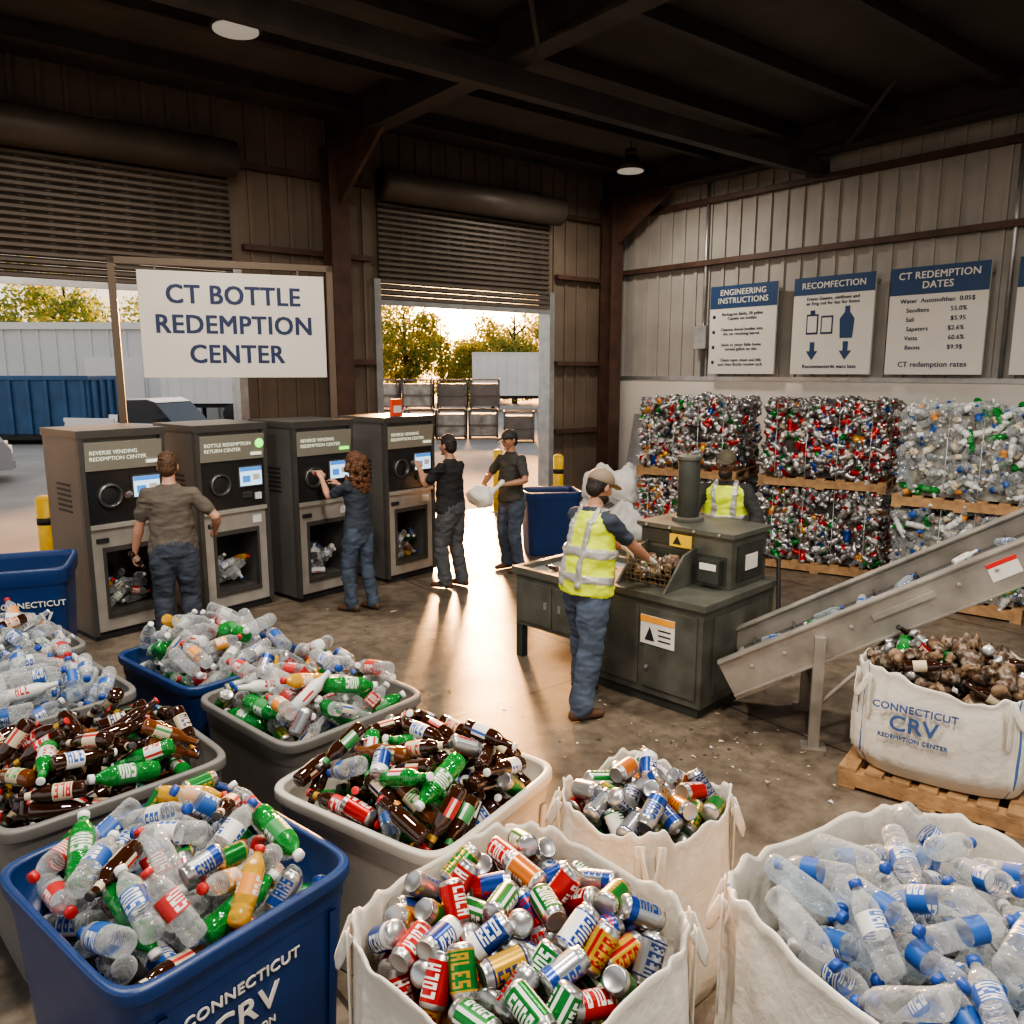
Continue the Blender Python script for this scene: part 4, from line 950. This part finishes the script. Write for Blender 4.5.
m=MB(); rs=random.Random(4); c1=M('crate_grey',(.16,.145,.13),.6,.2,var=.2,vs=2); c2=M('crate_bundle',(.34,.32,.28),.6,var=.4,vs=4)
def crate(x,y,z,s=1.1):
    m.box((x+.06,y+.06,z+.12),(x+s-.06,y+s-.06,z+s*.85),rs.choice((c2,c1,c2)))
    for a in(0,s-.06):
        for b in(0,s-.06): m.box((x+a,y+b,z),(x+a+.06,y+b+.06,z+s),c1)
    for zz in(.1,.5,s-.05):
        m.box((x,y,z+zz),(x+s,y+.04,z+zz+.05),c1); m.box((x,y+s-.04,z+zz),(x+s,y+s,z+zz+.05),c1); m.box((x,y,z+zz),(x+.04,y+s,z+zz+.05),c1); m.box((x+s-.04,y,z+zz),(x+s,y+s,z+zz+.05),c1)
for i in range(5):
    for k in range(2):
        crate(-6.4+i*1.2+rs.uniform(-.05,.05),29+.25*i,-.02+k*1.12)
for i in range(4): 
    for k in range(1): crate(-.3+i*1.25,28.5,-.02+k*1.12)
m.build('stacked_storage_crates')
def leafm(name,col):
    m=bpy.data.materials.new(name); m.use_nodes=True; nt=m.node_tree; b=nt.nodes['Principled BSDF']; b.inputs['Base Color'].default_value=(*col,1); b.inputs['Roughness'].default_value=.7
    t=nt.nodes.new('ShaderNodeBsdfTranslucent'); t.inputs[0].default_value=(*[min(1,c*1.8) for c in col],1); mx=nt.nodes.new('ShaderNodeMixShader'); mx.inputs[0].default_value=.55
    nt.links.new(b.outputs[0],mx.inputs[1]); nt.links.new(t.outputs[0],mx.inputs[2]); nt.links.new(mx.outputs[0],nt.nodes['Material Output'].inputs['Surface']); return m
g1=leafm('foliage_green',(.17,.22,.06)); g2=leafm('foliage_gold',(.40,.32,.08))
def tree(x,y,h,seed,w=1.,gold=.4):
    rs=np.random.default_rng(seed); e=empty('deciduous_tree',(x,y,-.02)); m=MB(); bark=M('tree_bark',(.06,.04,.025),.9)
    m.tube([(0,0,0),(.1,.05,h*.3),(-.05,.1,h*.6),(0,0,h*.85)],[h*.03,h*.024,h*.016,h*.006],bark,n=10)
    for k in range(6):
        a=k*1.05+rs.uniform(0,.5); m.tube([(0,0,h*(.3+.07*k)),(math.cos(a)*h*.18,math.sin(a)*h*.18,h*(.48+.06*k))],[h*.012,h*.004],bark,n=6)
    m.build('trunk',e)
    n=7000; lobes=rs.normal(size=(20,3))*np.array((h*.21*w,h*.19*w,h*.22))+np.array((0,0,h*.45)); lobes[:,2]=np.clip(lobes[:,2],h*.08,h*.80); lr=rs.uniform(.11,.19,20)*h
    li=rs.integers(0,20,n); d=rs.normal(size=(n,3)); d/=np.linalg.norm(d,axis=1)[:,None]
    c=lobes[li]+d*(lr[li]*rs.uniform(.5,1.05,n))[:,None]; s=rs.uniform(.07,.17,n)*(h/8)
    u=rs.normal(size=(n,3)); u/=np.linalg.norm(u,axis=1)[:,None]; v2=np.cross(u,rs.normal(size=(n,3))); v2/=np.linalg.norm(v2,axis=1)[:,None]
    V=np.stack([c+u*s[:,None],c+v2*s[:,None]*.7,c-u*s[:,None],c-v2*s[:,None]*.7],1).reshape(-1,3); V[:,2]=np.maximum(V[:,2],.2)
    lb=MB([g1,g2]); lb.raw(V,np.arange(4*n),np.full(n,4),(rs.random(n)<gold).astype(int),False); lb.build('foliage',e)
for i,(x,y,h) in enumerate(((-11.5,66,8.6),(-8.4,64,8.4),(-6.0,69,7.4),(-4.2,75,6.2),(-3.2,66,5.8),(-1.6,72,7.2),(.2,64,8.0),(3.0,66,8.8),(6.4,68,8.2),(9,72,9),(-38,70,12.0),(-45,68,12.5),(-31,74,11.0),(-25,80,11),(-19,78,10))): tree(x,y,h,i+1,1.1,.4 if x>-15 else .12)

# ------------------------------------------------------------------ lights
lampm=M('lamp_diffuser',(.5,.46,.40),.5,emit=.2,ecol=(1,.90,.75)); lampb=M('lamp_housing',(.06,.055,.05),.5,.4)
def highbay_or_fill(x,y,z,power,size=.5):
    e=empty('high_bay_or_fill_lamp',(x,y,z)); m=MB()
    m.cyl((0,0,.02),(0,0,.22),.24,.12,lampb,n=28); m.cyl((0,0,.22),(0,0,.34),.09,.09,lampb,n=16); m.cyl((0,0,.34),(0,0,CH-z),.012,.012,lampb,n=8); m.cyl((0,0,.0),(0,0,.015),.21,.21,lampm,n=28)
    m.build('fixture',e)
    l=bpy.data.lights.new('bulb','AREA'); l.shape='DISK'; l.size=size; l.energy=power; l.color=(1,.90,.78)
    o=bpy.data.objects.new('bulb',l); COL.objects.link(o); o.parent=e; o.location=(0,0,-.03)
for x,y,p in((-2.6,8.2,75),(1.9,13.6,100),(-.9,3.6,190),(2.9,5.6,150),(.6,.6,230),(-3.6,4.4,115),(4.2,2.2,130)): highbay_or_fill(x,y,5.65,p)  # beyond the visible pair, lamps added out of view to fill the foreground
s=bpy.data.lights.new('sun','SUN'); s.energy=19.0; s.angle=R(8); s.color=(1,.48,.17)
so=bpy.data.objects.new('low_sun',s); COL.objects.link(so)
sd=Vector((-.075,math.cos(R(9)),math.sin(R(9)))).normalized()
so.rotation_euler=sd.to_track_quat('Z','Y').to_euler(); so.location=(-5,60,20)
w=bpy.data.worlds.new('sky'); SC.world=w; w.use_nodes=True; nt=w.node_tree; bg=nt.nodes['Background']
N=nt.nodes.new; L=nt.links.new
tc=N('ShaderNodeTexCoord'); nz=N('ShaderNodeVectorMath'); nz.operation='NORMALIZE'; L(tc.outputs['Generated'],nz.inputs[0])
sx=N('ShaderNodeSeparateXYZ'); L(nz.outputs[0],sx.inputs[0])
r=N('ShaderNodeValToRGB'); L(sx.outputs['Z'],r.inputs['Fac']); el=r.color_ramp.elements
el[0].position=0; el[0].color=(1.0,.88,.74,1); el[1].position=.6; el[1].color=(.56,.60,.66,1); q=el.new(.15); q.color=(.86,.84,.82,1)
dt=N('ShaderNodeVectorMath'); dt.operation='DOT_PRODUCT'; dt.inputs[1].default_value=Vector((-.064,.9957,.066)).normalized(); L(nz.outputs[0],dt.inputs[0])
r2=N('ShaderNodeValToRGB'); L(dt.outputs['Value'],r2.inputs['Fac']); el=r2.color_ramp.elements
el[0].position=.85; el[0].color=(0,0,0,1); el[1].position=1; el[1].color=(30,18,7,1)
for p_,c in((.955,(.6,.31,.07)),(.985,(1.8,.85,.22)),(.997,(4.2,2.2,.7)),(.9995,(10.0,6.0,2.3))):
    q=el.new(p_); q.color=(*c,1)
ad=N('ShaderNodeMix'); ad.data_type='RGBA'; ad.blend_type='ADD'; ad.inputs[0].default_value=1; ad.clamp_result=False
L(r.outputs['Color'],ad.inputs[6]); L(r2.outputs['Color'],ad.inputs[7]); L(ad.outputs[2],bg.inputs['Color']); bg.inputs['Strength'].default_value=1.2

# ------------------------------------------------------------------ camera
c=bpy.data.cameras.new('camera'); c.sensor_width=36; c.lens=36*800/1024; c.clip_end=500
co=bpy.data.objects.new('camera',c); COL.objects.link(co); co.location=(0,0,2.5); co.rotation_euler=(R(80),0,0); SC.camera=co
SC.view_settings.view_transform='AgX'; SC.view_settings.look='AgX - Medium High Contrast'; SC.view_settings.exposure=.25
